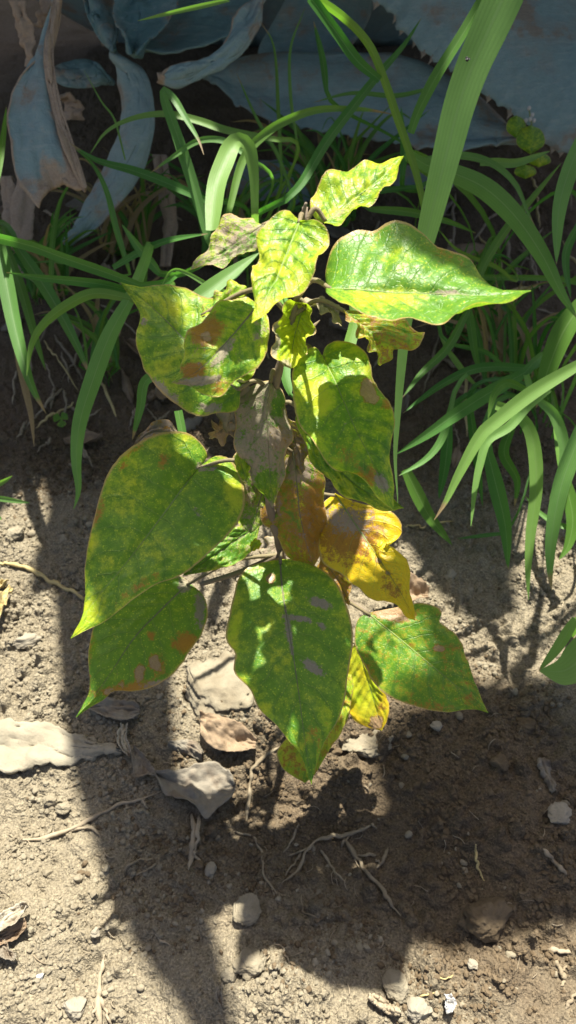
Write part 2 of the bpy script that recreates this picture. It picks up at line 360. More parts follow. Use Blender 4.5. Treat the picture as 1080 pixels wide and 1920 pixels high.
mk = np.zeros((X.size, 4)); mk[:, 0] = wet_shade.ravel(); mk[:, 1] = np.clip((Y-0.62)/0.18, 0, 1).ravel()*np.clip(3-np.hypot(X, Y-1.4), 0, 1).ravel(); mk[:, 3] = 1  # red: damp and painted shade; green: leaf mould and shade at the back
V = np.stack((X.ravel(), Y.ravel(), H.ravel()), 1)
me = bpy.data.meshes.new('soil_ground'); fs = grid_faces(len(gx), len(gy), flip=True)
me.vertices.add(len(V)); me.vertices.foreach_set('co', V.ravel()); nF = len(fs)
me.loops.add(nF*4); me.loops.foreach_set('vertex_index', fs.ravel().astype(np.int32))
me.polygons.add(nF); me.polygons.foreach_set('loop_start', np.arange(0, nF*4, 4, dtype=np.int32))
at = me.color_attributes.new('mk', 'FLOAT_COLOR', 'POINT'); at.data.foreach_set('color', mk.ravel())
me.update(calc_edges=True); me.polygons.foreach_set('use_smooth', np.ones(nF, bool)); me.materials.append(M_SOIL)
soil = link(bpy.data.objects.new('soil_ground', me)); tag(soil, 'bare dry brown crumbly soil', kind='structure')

# ------------------------------------------------------------------ the sick poinsettia
STEM = [(557, 1335, None), (545, 1200, 0.640), (527, 1040, 0.556), (503, 930, 0.508), (507, 820, 0.476), (517, 720, 0.456), (540, 630, 0.440), (560, 540, 0.424), (570, 455, 0.410), (572, 388, 0.404)]
STEM[0] = (557, 1335, gd(557, 1335)+0.004)
root_pt = G(557, 1335)
plant = thing('poinsettia_plant', 'sickly poinsettia with yellow green blotched dusty leaves growing from bare soil', 'plant', root_pt)
sp_ = np.array([P(x, y, d) for x, y, d in STEM]); spath = resample(sp_, 70)
rad = np.interp(np.linspace(0, 1, 70), [0, 0.3, 0.75, 1], [0.0046, 0.0037, 0.0027, 0.0014])*(1+0.16*np.sin(np.arange(70)*2.1)+0.1*np.sin(np.arange(70)*5.3))
v, f = tube(spath, rad, 10); mesh_obj('stem', v, f, M_STEM, plant)
def stem_at(py): 
    ys = np.array([s[1] for s in STEM][::-1]); i = np.array(range(len(STEM)))[::-1]
    u = np.interp(py, ys, i); k = int(min(u, len(STEM)-2)); return sp_[k]*(1-(u-k))+sp_[k+1]*(u-k)

def leaf_grid(mid, left, right, d0, d1, dl=0.0, dr=0.0, bow=0.0, n=56, m=41, pw=1.3, jag=0.0, seed=0):
    M = resample(mid, n); L = resample(left, n); Rr = resample(right, n)
    t = np.linspace(0, 1, n)
    if jag:                                             # small uneven nicks along the margin
        env = np.sin(np.pi*t)[:, None]
        for E, sd in ((L, 1), (Rr, 2)):
            nz = vnoise(t*22, t*0+sd+seed*3.3, 31)+0.6*vnoise(t*45, t*0+sd+seed*7.1, 33)
            out = E-M; out /= np.linalg.norm(out, axis=1)[:, None]+1e-6; E += out*env*nz[:, None]*jag
    s = np.linspace(-1, 1, m); S, T = np.meshgrid(s, t)
    a = np.abs(s)[None, :, None]
    px = np.where(s[None, :, None] < 0, M[:, None]*(1-a)+L[:, None]*a, M[:, None]*(1-a)+Rr[:, None]*a)
    d = d0+(d1-d0)*T+bow*4*T*(1-T)+np.where(S < 0, dl, dr)*np.abs(S)**pw
    return P(px[..., 0], px[..., 1], d), S, T, px

CH_ = {'y': 0, 'b': 1, 't': 2, 'd': 3}
def poin_leaf(label, mid, left, right, d0, d1, dl=0.0, dr=0.0, bow=0.0, base=(0.3, 0, 0, 0), spots=(), edge_y=0.25, wav=0.0030, puck=0.0012, att=None, dusty=False, curl=0.0, jag=3.2, nv=9, n=56, m=41):
    seed = int(mid[0][0]+mid[-1][1]*3)
    g, S, T, px = leaf_grid(mid, left, right, d0, d1, dl, dr, bow, jag=jag, seed=seed % 17, n=n, m=m)
    nn = grid_normals(g)
    if np.sum(nn*(CP-g)) < 0: nn = -nn
    a = np.abs(S); fade = np.sin(np.pi*np.clip(T, 0.02, 0.98))
    q = (T-0.24*a)*nv; tri = np.abs(np.sin(np.pi*q))
    dis = puck*(tri**0.6-0.6)*np.clip(a*3, 0, 1)*np.clip((1-a)*2.2, 0.15, 1)*fade*1.6
    dis -= 0.0013*np.exp(-(S/0.06)**2)*fade
    dis += wav*np.where(S < 0, np.sin(T*23+seed), np.sin(T*19+seed*1.7))*a**3*fade
    dis += 0.0035*vnoise(T*4+seed, S*2+seed*0.37, 41)*fade+0.0016*vnoise(T*11+seed, S*5.5+seed*0.37, 42)*fade+0.0007*vnoise(T*30+seed, S*16+seed*0.37, 43)
    dis += curl*np.clip(a-0.55, 0, 1)**2*fade
    g = g+nn*dis[..., None]
    at = np.zeros(g.shape[:2]+(4,))
    at[:] = base
    at[..., 0] += edge_y*2.2*np.clip(a-0.6, 0, 1)**1.3+0.12*vnoise(T*6+seed, S*3+seed*0.7, 45)+0.15*np.clip(T-0.7, 0, 1)
    for sx, sy, r, ch, amt in spots:
        r2 = r if isinstance(r, tuple) else (r, r, 0)
        dx = px[..., 0]-sx; dy = px[..., 1]-sy; an = R(r2[2]); u = (dx*math.cos(an)+dy*math.sin(an))/r2[0]; vv = (-dx*math.sin(an)+dy*math.cos(an))/r2[1]
        k = amt*np.clip(1.25-np.hypot(u, vv), 0, 1)**0.8
        at[..., CH_[ch]] = np.maximum(at[..., CH_[ch]], k) if amt > 0 else at[..., CH_[ch]]*(1+k)
    uv = np.stack(((S+1)/2, T), -1).reshape(-1, 2)
    lf = mesh_obj('leaf', g.reshape(-1, 3), grid_faces(*g.shape[:2]), M_LEAF, plant, uv=uv, attr=at.reshape(-1, 4))
    if label: lf['label'] = label
    c = m//2; rib = g[:, c]-nn[:, c]*0.00015; nr = n
    tt = np.linspace(0, 1, nr); v, f = tube(rib[1:-2], (0.00062*(1-tt)+0.00012)[1:-2], 6)
    mesh_obj('midrib', v, f, M_RIBDUST if dusty else M_RIB, lf)
    if att is not None:
        p0 = g[1, c]; p1 = stem_at(att); mdl = (p0+p1)/2+np.array((0, 0.004, 0.006)); pth = resample([p1, mdl, p0], 14)
        v, f = tube(pth, np.linspace(0.0017, 0.0012, 14), 7); mesh_obj('petiole', v, f, M_PET, lf)
    return lf

poin_leaf('topmost leaf, small and yellow green, pointing up to the right', [(608, 418), (650, 385), (700, 345), (757, 293)],
  [(608, 418), (590, 410), (584, 380), (595, 350), (625, 325), (670, 312), (715, 302), (757, 293)],
  [(608, 418), (630, 420), (652, 406), (688, 386), (725, 360), (740, 330), (757, 293)], 0.408, 0.430, 0.008, -0.010, 0.0, (0.42, 0, 0, 0.06),
  [(640, 400, (60, 14, -30), 'd', 0.5)], att=420)
poin_leaf('bright yellow green leaf in the sun at the top centre', [(562, 414), (545, 455), (525, 505), (500, 555), (472, 606)],
  [(562, 414), (540, 397), (510, 405), (490, 425), (480, 450), (485, 475), (473, 500), (472, 540), (476, 575), (472, 606)],
  [(562, 414), (590, 412), (612, 428), (615, 450), (600, 485), (590, 515), (560, 545), (520, 570), (490, 590), (472, 606)], 0.388, 0.350, 0.004, -0.004, 0.0, (0.44, 0, 0, 0.08),
  [(500, 560, (50, 26, -50), 'd', 0.42), (490, 440, 18, 'd', 0.4)], att=440)
poin_leaf('dusty grey curled leaf at the upper left of the plant', [(495, 421), (455, 445), (410, 475), (357, 505)],
  [(495, 421), (480, 418), (470, 408), (430, 405), (405, 425), (395, 455), (375, 480), (357, 505)],
  [(495, 421), (488, 455), (462, 475), (420, 495), (385, 497), (357, 505)], 0.392, 0.405, 0.010, -0.006, 0.0, (0.40, 0.2, 0, 0.52), [(440, 430, 50, 'b', 0.4)], wav=0.0018, puck=0.0006, dusty=True, att=455)
poin_leaf('large leaf pointing right with a bright lower half', [(612, 541), (700, 542), (800, 549), (900, 553), (995, 545)],
  [(612, 541), (609, 510), (625, 470), (655, 440), (682, 428), (700, 431), (745, 422), (800, 440), (850, 475), (900, 515), (940, 540), (995, 545)],
  [(612, 541), (613, 550), (640, 571), (700, 588), (745, 602), (800, 607), (840, 590), (890, 577), (940, 567), (995, 545)], 0.376, 0.364, 0.022, -0.022, 0.0, (0.10, 0, 0, 0.04),
  [(700, 562, (130, 30, 0), 'y', 0.55), (840, 550, (40, 8, 5), 'd', 0.62), (830, 470, (60, 22, 35), 'b', 0.34), (700, 435, (60, 14, 0), 'b', 0.30), (745, 480, (60, 40, 0), 'y', 0.42)], puck=0.0015, att=560)
poin_leaf('brown blotched leaf hanging below the large right leaf', [(645, 582), (675, 605), (700, 632), (716, 682)],
  [(645, 582), (660, 612), (690, 645), (705, 660), (712, 684), (716, 682)],
  [(645, 582), (720, 592), (765, 612), (802, 621), (772, 645), (742, 655), (740, 674), (716, 682)], 0.428, 0.432, -0.004, 0.010, 0.0, (0.45, 0.42, 0.2, 0.30), [(720, 660, 26, 'y', 0.9)], wav=0.004, dusty=True, att=590)
poin_leaf('small curled leaf with rolled dusty rim at the centre', [(575, 570), (562, 600), (550, 640), (545, 690)],
  [(575, 570), (545, 563), (522, 588), (510, 630), (512, 665), (528, 685), (545, 690)],
  [(575, 570), (588, 588), (586, 620), (576, 650), (562, 680), (545, 690)], 0.430, 0.428, -0.010, -0.010, 0.006, (0.60, 0, 0, 0.08), [(513, 630, (9, 70, 0), 'd', 1.0), (586, 630, (7, 60, 20), 'd', 0.8), (535, 684, 14, 'd', 0.8)], att=600)
poin_leaf('dusty rolled leaf arching over the centre', [(556, 570), (590, 568), (620, 580), (640, 612)],
  [(556, 570), (575, 562), (600, 558), (625, 572), (638, 590), (640, 612)], [(556, 570), (580, 577), (600, 578), (615, 590), (630, 605), (640, 612)], 0.430, 0.430, 0.008, -0.004, 0.0, (0.35, 0.2, 0, 0.75), dusty=True, n=30, m=17)
poin_leaf('sunlit leaf right of the stem with a dry white spot', [(605, 667), (635, 730), (665, 800), (700, 870), (738, 957)],
  [(605, 667), (590, 650), (565, 664), (547, 700), (552, 760), (575, 810), (600, 852), (628, 878), (660, 890), (690, 916), (715, 940), (738, 957)],
  [(605, 667), (614, 645), (640, 638), (670, 650), (690, 680), (700, 712), (722, 742), (735, 785), (733, 850), (736, 900), (738, 957)], 0.438, 0.398, -0.004, 0.008, 0.0, (0.34, 0, 0, 0.0),
  [(600, 740, (40, 70, -20), 'y', 0.72), (640, 790, (22, 60, -20), 'd', 0.32), (690, 733, (15, 22, 0), 't', 1.1), (700, 748, 12, 't', 1.0), (690, 890, (40, 22, 30), 'b', 0.55), (715, 905, (16, 26, -20), 'd', 0.75), (725, 760, 16, 'b', 0.6), (650, 850, (50, 30, 30), 'b', 0.32)], att=665)
poin_leaf('shaded green leaf behind the sunlit right leaf', [(562, 765), (600, 840), (650, 895), (700, 930), (757, 952)],
  [(562, 765), (556, 790), (575, 840), (605, 890), (640, 926), (685, 948), (725, 957), (757, 952)],
  [(562, 765), (600, 770), (660, 820), (710, 880), (735, 930), (757, 952)], 0.462, 0.446, 0.004, 0.0, 0.0, (0.30, 0, 0, 0.1), att=780)
poin_leaf('large shaded leaf on the left with its tip up left', [(450, 735), (400, 690), (350, 640), (290, 580), (226, 530)],
  [(450, 735), (445, 770), (410, 775), (375, 780), (340, 765), (305, 738), (280, 710), (262, 670), (257, 625), (260, 585), (226, 530)],
  [(450, 735), (480, 690), (470, 630), (430, 585), (408, 560), (385, 553), (350, 541), (300, 535), (262, 536), (226, 530)], 0.448, 0.466, 0.0, 0.004, 0.0, (0.36, 0, 0, 0.12),
  [(300, 740, (60, 26, 35), 'd', 0.85), (395, 765, (40, 14, 0), 'd', 0.7), (270, 605, 14, 'd', 0.6), (290, 535, (40, 8, 0), 'd', 0.5), (340, 580, (70, 40, 20), 'y', 0.6)], puck=0.0011, dusty=True, att=740)
poin_leaf('blotched leaf with brown dead patches over the left leaf', [(485, 572), (450, 610), (415, 650), (370, 695), (322, 718)],
  [(485, 572), (458, 559), (420, 562), (388, 592), (360, 618), (344, 650), (342, 690), (322, 718)],
  [(485, 572), (502, 600), (503, 650), (482, 688), (442, 712), (414, 742), (380, 738), (350, 724), (322, 718)], 0.424, 0.412, 0.006, 0.004, -0.004, (0.38, 0.05, 0, 0.28),
  [(388, 620, (38, 30, -30), 'b', 0.95), (388, 632, 12, 't', 0.8), (362, 695, (28, 18, 0), 'b', 1.0), (420, 660, (14, 60, 35), 'd', 0.7), (370, 715, (60, 12, -8), 'd', 0.9), (485, 620, (20, 45, 0), 'd', 0.55), (410, 725, (20, 20, 0), 'b', 0.6)], dusty=True, att=600)
poin_leaf('dry curled leaf edge lit yellow above the left leaves', [(375, 594), (405, 570), (435, 548), (462, 538)],
  [(375, 594), (385, 570), (410, 548), (440, 529), (462, 538)], [(375, 594), (405, 585), (435, 568), (456, 556), (462, 538)], 0.438, 0.436, 0.004, -0.006, 0.0, (0.5, 0.25, 0, 0.34), wav=0.003, dusty=True, n=30, m=17, att=545)
poin_leaf('drooping dusty brown leaf in front of the stem', [(507, 714), (500, 770), (503, 830), (506, 890), (511, 952)],
  [(507, 714), (470, 722), (447, 750), (440, 800), (450, 850), (470, 892), (490, 922), (511, 952)],
  [(507, 714), (530, 740), (545, 790), (543, 850), (530, 900), (521, 930), (511, 952)], 0.448, 0.492, 0.010, 0.010, -0.008, (0.25, 0.15, 0, 0.62),
  [(522, 820, (24, 28, 0), 't', 0.85), (525, 760, (16, 24, 0), 'd', -0.7), (500, 910, (22, 34, 0), 'd', -0.7)], dusty=True, puck=0.0006, att=715)
poin_leaf('drooping orange brown leaf folded along its midrib', [(548, 842), (556, 900), (562, 960), (572, 1010), (588, 1062)],
  [(548, 842), (520, 876), (494, 926), (490, 968), (514, 1002), (540, 1042), (562, 1054), (588, 1062)],
  [(548, 842), (582, 852), (604, 890), (615, 942), (609, 1000), (604, 1034), (588, 1062)], 0.492, 0.530, 0.016, 0.014, 0.0, (0.35, 0.50, 0, 0.34),
  [(590, 980, (34, 90, 0), 'b', 1.0), (515, 950, (30, 60, 0), 'd', 0.5), (560, 880, (50, 50, 0), 'd', 0.66), (565, 960, (10, 90, -8), 'y', 0.9), (570, 1030, (14, 26, 0), 'y', 0.9)], wav=0.002, dusty=True, att=870)
poin_leaf('bright yellow leaf with brown flecks and a torn notch', [(628, 925), (668, 985), (712, 1050), (750, 1110), (778, 1162)],
  [(628, 925), (603, 950), (598, 1000), (604, 1050), (640, 1078), (672, 1102), (698, 1126), (740, 1134), (760, 1156), (778, 1162)],
  [(628, 925), (680, 945), (738, 962), (754, 998), (735, 1012), (716, 1018), (745, 1032), (771, 1062), (768, 1108), (777, 1140), (778, 1162)], 0.532, 0.500, 0.008, -0.004, 0.0, (1.0, 0.12, 0, 0.0),
  [(650, 975, (75, 42, 10), 'd', 0.66), (650, 1000, (80, 64, 0), 'b', 0.8), (735, 1100, (24, 40, -30), 'b', 0.52), (690, 960, (60, 14, 15), 'b', 0.4), (710, 1050, 10, 't', 0.55), (726, 1075, 8, 't', 0.55)], edge_y=0, wav=0.002, att=960)
poin_leaf('largest leaf, mottled green with a lit tip, lower left', [(378, 872), (350, 905), (290, 985), (225, 1070), (172, 1133), (133, 1197)],
  [(378, 872), (390, 852), (372, 826), (345, 811), (300, 812), (250, 835), (213, 875), (185, 930), (172, 985), (165, 1040), (157, 1075), (154, 1110), (158, 1150), (146, 1174), (133, 1197)],
  [(378, 872), (405, 855), (432, 862), (450, 890), (459, 925), (452, 965), (430, 1000), (395, 1036), (350, 1072), (300, 1090), (262, 1116), (225, 1146), (195, 1166), (165, 1180), (133, 1197)], 0.520, 0.470, 0.006, 0.0, -0.004, (0.27, 0, 0, 0.08),
  [(300, 830, (90, 30, 0), 'y', 0.42), (315, 860, (9, 14, 0), 'b', 0.55), (232, 872, (18, 8, -45), 'b', 0.5), (190, 950, (12, 16, 0), 'b', 0.5), (440, 930, (30, 60, 0), 'y', 0.62), (180, 960, (16, 40, 0), 'b', 0.55), (260, 1100, (60, 12, -35), 'b', 0.42), (255, 838, (50, 10, -30), 'b', 0.45), (305, 865, (14, 18, 0), 'b', 0.6), (165, 1150, (30, 60, 30), 'y', 0.75), (370, 960, (10, 20, -30), 'd', 0.5), (310, 1010, (14, 40, 10), 'd', 0.30), (395, 880, (26, 6, -10), 'd', 0.75), (375, 875, (12, 12, 0), 'd', 0.7)], puck=0.0009, att=885)
poin_leaf('green leaf with round dead spots below the largest leaf', [(355, 1092), (300, 1145), (252, 1195), (215, 1250), (180, 1300), (143, 1345)],
  [(355, 1092), (335, 1080), (290, 1088), (230, 1118), (180, 1163), (169, 1200), (168, 1250), (164, 1298), (155, 1324), (143, 1345)],
  [(355, 1092), (380, 1115), (389, 1150), (378, 1190), (355, 1222), (330, 1256), (290, 1286), (250, 1297), (215, 1294), (195, 1310), (170, 1326), (143, 1345)], 0.572, 0.522, 0.004, 0.004, -0.003, (0.16, 0.05, 0, 0.15),
  [(262, 1262, (11, 20, 12), 't', 0.9), (292, 1244, (13, 20, -25), 't', 0.85), (297, 1250, (20, 30, 0), 'b', 0.55), (348, 1205, (30, 24, 0), 'b', 0.8), (250, 1290, (90, 14, -8), 'b', 0.7), (160, 1250, (14, 90, 0), 'b', 0.5), (283, 1192, (8, 12, 0), 'b', 0.8), (205, 1295, (16, 10, 0), 't', 0.7), (228, 1284, 10, 't', 0.7), (170, 1215, (8, 60, 0), 'b', 0.4), (375, 1140, (14, 60, 0), 'd', 0.75), (300, 1280, (60, 9, -10), 'd', 0.7), (345, 1095, 22, 'd', 0.7)], dusty=True, puck=0.0009, edge_y=0.1, att=1040)
poin_leaf('mud splashed leaf hanging at the bottom centre', [(525, 1050), (530, 1110), (543, 1190), (556, 1270), (568, 1360), (584, 1470)],
  [(525, 1050), (500, 1052), (465, 1062), (445, 1090), (435, 1130), (422, 1180), (425, 1205), (441, 1225), (440, 1260), (465, 1290), (485, 1330), (520, 1360), (540, 1388), (562, 1418), (574, 1448), (584, 1470)],
  [(525, 1050), (546, 1049), (590, 1060), (625, 1085), (645, 1120), (657, 1160), (662, 1200), (655, 1250), (648, 1300), (635, 1345), (610, 1390), (595, 1430), (584, 1470)], 0.546, 0.486, 0.004, 0.002, -0.006, (0.25, 0, 0, 0.10),
  [(600, 1130, (34, 12, 20), 'd', 0.85), (560, 1160, (36, 9, 10), 'd', 0.8), (585, 1250, (34, 13, 35), 'd', 0.85), (605, 1175, (14, 9, 30), 'd', 0.7), (540, 1180, (12, 60, -8), 'd', 0.6), (495, 1085, (60, 34, 0), 'd', 0.25), (508, 1085, (9, 11, 0), 't', 1.0), (535, 1090, (34, 46, 0), 'd', 0.34), (470, 1190, (26, 24, 0), 'd', 0.34), (435, 1190, (22, 90, 10), 'y', 0.62), (590, 1380, (24, 50, 10), 'b', 0.30), (610, 1350, (30, 60, 0), 'y', 0.5), (500, 1340, (26, 50, -25), 'y', 0.5)], puck=0.0011, dusty=True, att=1040)
poin_leaf('reddish edged green leaf at the lower right', [(690, 1150), (740, 1190), (800, 1240), (860, 1290), (915, 1337)],
  [(690, 1150), (735, 1140), (790, 1131), (828, 1145), (826, 1166), (860, 1195), (880, 1240), (890, 1280), (906, 1315), (915, 1337)],
  [(690, 1150), (672, 1160), (665, 1185), (668, 1215), (685, 1250), (700, 1280), (730, 1305), (775, 1325), (830, 1335), (870, 1331), (895, 1331), (915, 1337)], 0.585, 0.560, 0.004, 0.0, -0.004, (0.26, 0.24, 0, 0.12),
  [(735, 1150, (46, 18, 5), 't', 0.85), (822, 1215, (14, 8, 0), 't', 0.75), (850, 1212, (30, 10, 0), 'b', 0.5), (690, 1270, (30, 60, -20), 'b', 0.44), (800, 1325, (80, 14, 5), 'b', 0.46), (885, 1310, (26, 26, 0), 'b', 0.42), (690, 1155, (20, 20, 0), 'd', 0.5)], edge_y=0.15, puck=0.0009, att=1090)
poin_leaf('partly hidden green leaf with dusty edge below the largest leaf', [(488, 985), (440, 1015), (395, 1045), (342, 1080)],
  [(488, 985), (450, 985), (400, 1010), (365, 1045), (342, 1080)], [(488, 985), (475, 1030), (440, 1058), (395, 1070), (342, 1080)], 0.560, 0.548, 0.0, 0.0, 0.0, (0.25, 0, 0, 0.34), dusty=True)
poin_leaf('small low yellow leaf behind the bottom leaf', [(668, 1205), (685, 1260), (700, 1310), (716, 1370)],
  [(668, 1205), (652, 1230), (648, 1290), (656, 1340), (688, 1364), (716, 1370)], [(668, 1205), (690, 1235), (712, 1282), (729, 1320), (726, 1350), (716, 1370)], 0.630, 0.640, 0.0, 0.0, 0.0, (0.85, 0.05, 0, 0.0), [(705, 1355, (16, 16, 0), 't', 0.8), (716, 1325, (10, 20, 0), 'b', 0.5)], att=1180)
poin_leaf('low olive leaf mostly hidden behind the bottom leaf', [(648, 1240), (625, 1310), (600, 1380), (572, 1468)],
  [(648, 1240), (600, 1310), (545, 1378), (522, 1402), (520, 1420), (536, 1447), (572, 1468)], [(648, 1240), (662, 1290), (643, 1368), (612, 1415), (592, 1450), (572, 1468)], 0.640, 0.600, 0.0, 0.0, 0.0, (0.50, 0.36, 0, 0.10), [(540, 1420, 30, 'b', 0.42)], att=1190)
poin_leaf('tiny fresh green shoot leaf left of the stem', [(462, 905), (455, 880), (445, 850)], [(462, 905), (446, 885), (440, 862), (445, 850)], [(462, 905), (468, 880), (464, 858), (445, 850)], 0.484, 0.476, 0.0, 0.0, 0.0, (0.55, 0, 0, 0.0), n=24, m=15)
poin_leaf('tiny pale shoot leaf low on the stem', [(470, 1035), (477, 1022), (488, 1012)], [(470, 1035), (468, 1022), (476, 1012), (488, 1012)], [(470, 1035), (482, 1030), (490, 1020), (488, 1012)], 0.545, 0.540, 0.0, 0.0, 0.0, (0.8, 0, 0, 0.0), n=20, m=11)
poin_leaf('withered grey leaf hanging left of the stem', [(468, 712), (448, 745), (432, 780), (425, 812)], [(468, 712), (440, 722), (420, 760), (412, 790), (425, 812)], [(468, 712), (464, 740), (450, 780), (440, 800), (425, 812)], 0.452, 0.470, -0.006, 0.006, 0.0, (0.2, 0.3, 0.2, 0.95), wav=0.004, dusty=True, n=34, m=21)
poin_leaf('crumpled pale dry leaf end left of the stem', [(440, 795), (420, 805), (392, 822)], [(440, 795), (420, 790), (400, 797), (392, 822)], [(440, 795), (445, 812), (420, 824), (392, 822)], 0.474, 0.478, -0.008, 0.006, 0.0, (0.2, 0.2, 0.9, 0.4), wav=0.005, dusty=True, n=26, m=17)
poin_leaf('brown dry leaf peeping out behind the largest leaf', [(340, 830), (310, 810), (280, 812), (248, 838)], [(340, 830), (320, 788), (290, 790), (262, 815), (248, 838)], [(340, 830), (310, 845), (280, 850), (248, 838)], 0.520, 0.520, 0.0, 0.0, 0.0, (0.1, 0.9, 0.3, 0.6), wav=0.004, dusty=True, n=30, m=19)
poin_leaf('dusty leaf hidden behind the drooping leaves', [(512, 880), (490, 930), (480, 965), (470, 1000)], [(512, 880), (470, 880), (448, 930), (446, 980), (470, 1000)], [(512, 880), (524, 930), (505, 970), (485, 990), (470, 1000)], 0.520, 0.530, 0.0, 0.0, 0.0, (0.35, 0.2, 0, 0.45), dusty=True, n=34, m=21)
poin_leaf('withered brown leaf folded against the stem', [(530, 780), (548, 815), (560, 850), (566, 890)], [(530, 780), (526, 815), (540, 860), (566, 890)], [(530, 780), (560, 795), (580, 840), (566, 890)], 0.485, 0.500, 0.006, -0.004, 0.0, (0.2, 0.6, 0.2, 0.55), wav=0.003, dusty=True, n=34, m=21)
poin_leaf('dull brown leaf hanging behind the dusty drooping leaf', [(478, 800), (462, 850), (462, 900), (472, 950)], [(478, 800), (446, 830), (440, 880), (452, 930), (472, 950)], [(478, 800), (500, 840), (498, 900), (472, 950)], 0.500, 0.520, 0.006, 0.004, 0.0, (0.3, 0.4, 0.1, 0.5), wav=0.003, dusty=True, n=34, m=21)
poin_leaf('shrivelled grey leaf low against the stem', [(538, 1000), (520, 1020), (500, 1040), (486, 1062)], [(538, 1000), (512, 1002), (490, 1030), (486, 1062)], [(538, 1000), (536, 1030), (512, 1052), (486, 1062)], 0.566, 0.570, 0.006, -0.004, 0.0, (0.2, 0.4, 0.3, 0.7), wav=0.004, dusty=True, n=30, m=19)
poin_leaf('small scorched leaf under the yellow leaf', [(600, 1040), (620, 1070), (640, 1100), (655, 1135)], [(600, 1040), (596, 1075), (620, 1115), (655, 1135)], [(600, 1040), (632, 1055), (656, 1090), (655, 1135)], 0.575, 0.580, 0.004, -0.004, 0.0, (0.4, 0.6, 0.2, 0.4), wav=0.003, dusty=True, n=30, m=19)
# branching side stems seen low on the plant
for a, bb, r in (((375, 1096, 0.563), (527, 1040, 0.556), 0.0026), ((690, 1148, 0.588), (590, 1075, 0.585), 0.0018)):
    pth = resample([P(*a), P((a[0]+bb[0])/2, (a[1]+bb[1])/2+4, (a[2]+bb[2])/2+0.006), P(*bb)], 18); v, f = tube(pth, np.linspace(r*0.7, r, 18), 8); mesh_obj('branch', v, f, M_STEM, plant)
v, f = tube(resample([P(566, 412, 0.402), P(569, 398, 0.399), P(574, 380, 0.395)], 8), np.linspace(0.0016, 0.0007, 8), 7); mesh_obj('bud', v, f, M_STEM, plant)

# ------------------------------------------------------------------ grasses
def ribbon(pts, wpx, d0, d1, roll=0.0, fold=0.25, tip=True, n=30, root3=None, tw=0.0, sag=0.0):
    q = resample([(x, y) for x, y in pts], n); t = np.linspace(0, 1, n)
    d = d0+(d1-d0)*t+sag*4*t*(1-t); c = P(q[:, 0], q[:, 1], d)
    if isinstance(wpx, (list, tuple)): ww = np.interp(t, np.linspace(0, 1, len(wpx)), wpx)
    else: ww = wpx*(0.62+0.38*np.sin(np.clip(t/0.4, 0, 1)*math.pi/2))*(np.clip(1-t**2.6, 0, 1)**0.8 if tip else 1)
    hw = np.maximum(ww*d/F/2, 0.0002)
    rolls = roll+tw*t
    if root3 is not None:                              # carry the blade down to its root on the soil
        k = 12; p0 = c[0]; tan = c[0]-c[2]; tan /= np.linalg.norm(tan)+1e-9; L = np.linalg.norm(root3-p0)
        s = np.linspace(1, 0, k, endpoint=False)[:, None]; b1 = p0+tan*L*0.18+np.array((0, 0.12*L, 0)); b2 = np.asarray(root3)+np.array((0, 0, L*0.4))
        ext = (1-s)**3*p0+3*(1-s)**2*s*b1+3*(1-s)*s*s*b2+s**3*np.asarray(root3)
        c = np.vstack((ext, c)); hw = np.r_[hw[0]*np.linspace(0.35, 1, k)**1.3, hw]; rolls = np.r_[np.full(k, roll), rolls]; t = np.linspace(0, 1, len(c))
    N = len(c); tg = np.gradient(c, axis=0); tg /= np.linalg.norm(tg, axis=1)[:, None]+1e-9
    vw = CP-c; vw /= np.linalg.norm(vw, axis=1)[:, None]
    sd = np.cross(tg, vw); sd /= np.linalg.norm(sd, axis=1)[:, None]+1e-9
    for i in range(1, N):                               # keep the side direction from flipping
        if np.dot(sd[i], sd[i-1]) < 0: sd[i] *= -1
    for _ in range(3): sd[1:-1] = (sd[:-2]+2*sd[1:-1]+sd[2:])/4
    nr = np.cross(sd, tg); nr /= np.linalg.norm(nr, axis=1)[:, None]+1e-9
    cr, sr = np.cos(rolls)[:, None], np.sin(rolls)[:, None]; sd, nr = sd*cr+nr*sr, nr*cr-sd*sr
    s = np.linspace(-1, 1, 7)
    g = c[:, None]+sd[:, None]*(hw[:, None]*s[None])[..., None]+nr[:, None]*(hw[:, None]*(fold*(np.abs(s)**1.2)[None]-0.05))[..., None]
    uv = np.stack(np.broadcast_arrays((s[None]+1)/2, t[:, None]), -1)
    return g, uv, t
def blade(parent, pts, w_, d0, d1, pale=0.3, dead=0.0, yel=0.0, root3=None, label=None, name='blade', deadtip=0.25, **kw):
    if not isinstance(w_, (list, tuple)): w_ = w_*0.86
    if kw.get('tip', True) is False: deadtip = -1
    g, uv, t = ribbon(pts, w_, d0, d1, root3=root3, **kw); at = np.zeros(g.shape[:2]+(4,)); at[..., 3] = 1
    at[..., 0] = pale; at[..., 1] = np.maximum(dead, np.clip((t-1+0.10*deadtip+0.04)*12, 0, 1)*0.8*(deadtip > 0))[:, None]; at[..., 2] = yel
    o = mesh_obj(name, g.reshape(-1, 3), grid_faces(*g.shape[:2]), M_GRASS, parent, uv=uv.reshape(-1, 2), attr=at.reshape(-1, 4))
    if label: o['label'] = label
    return o
rr = random.Random(5)
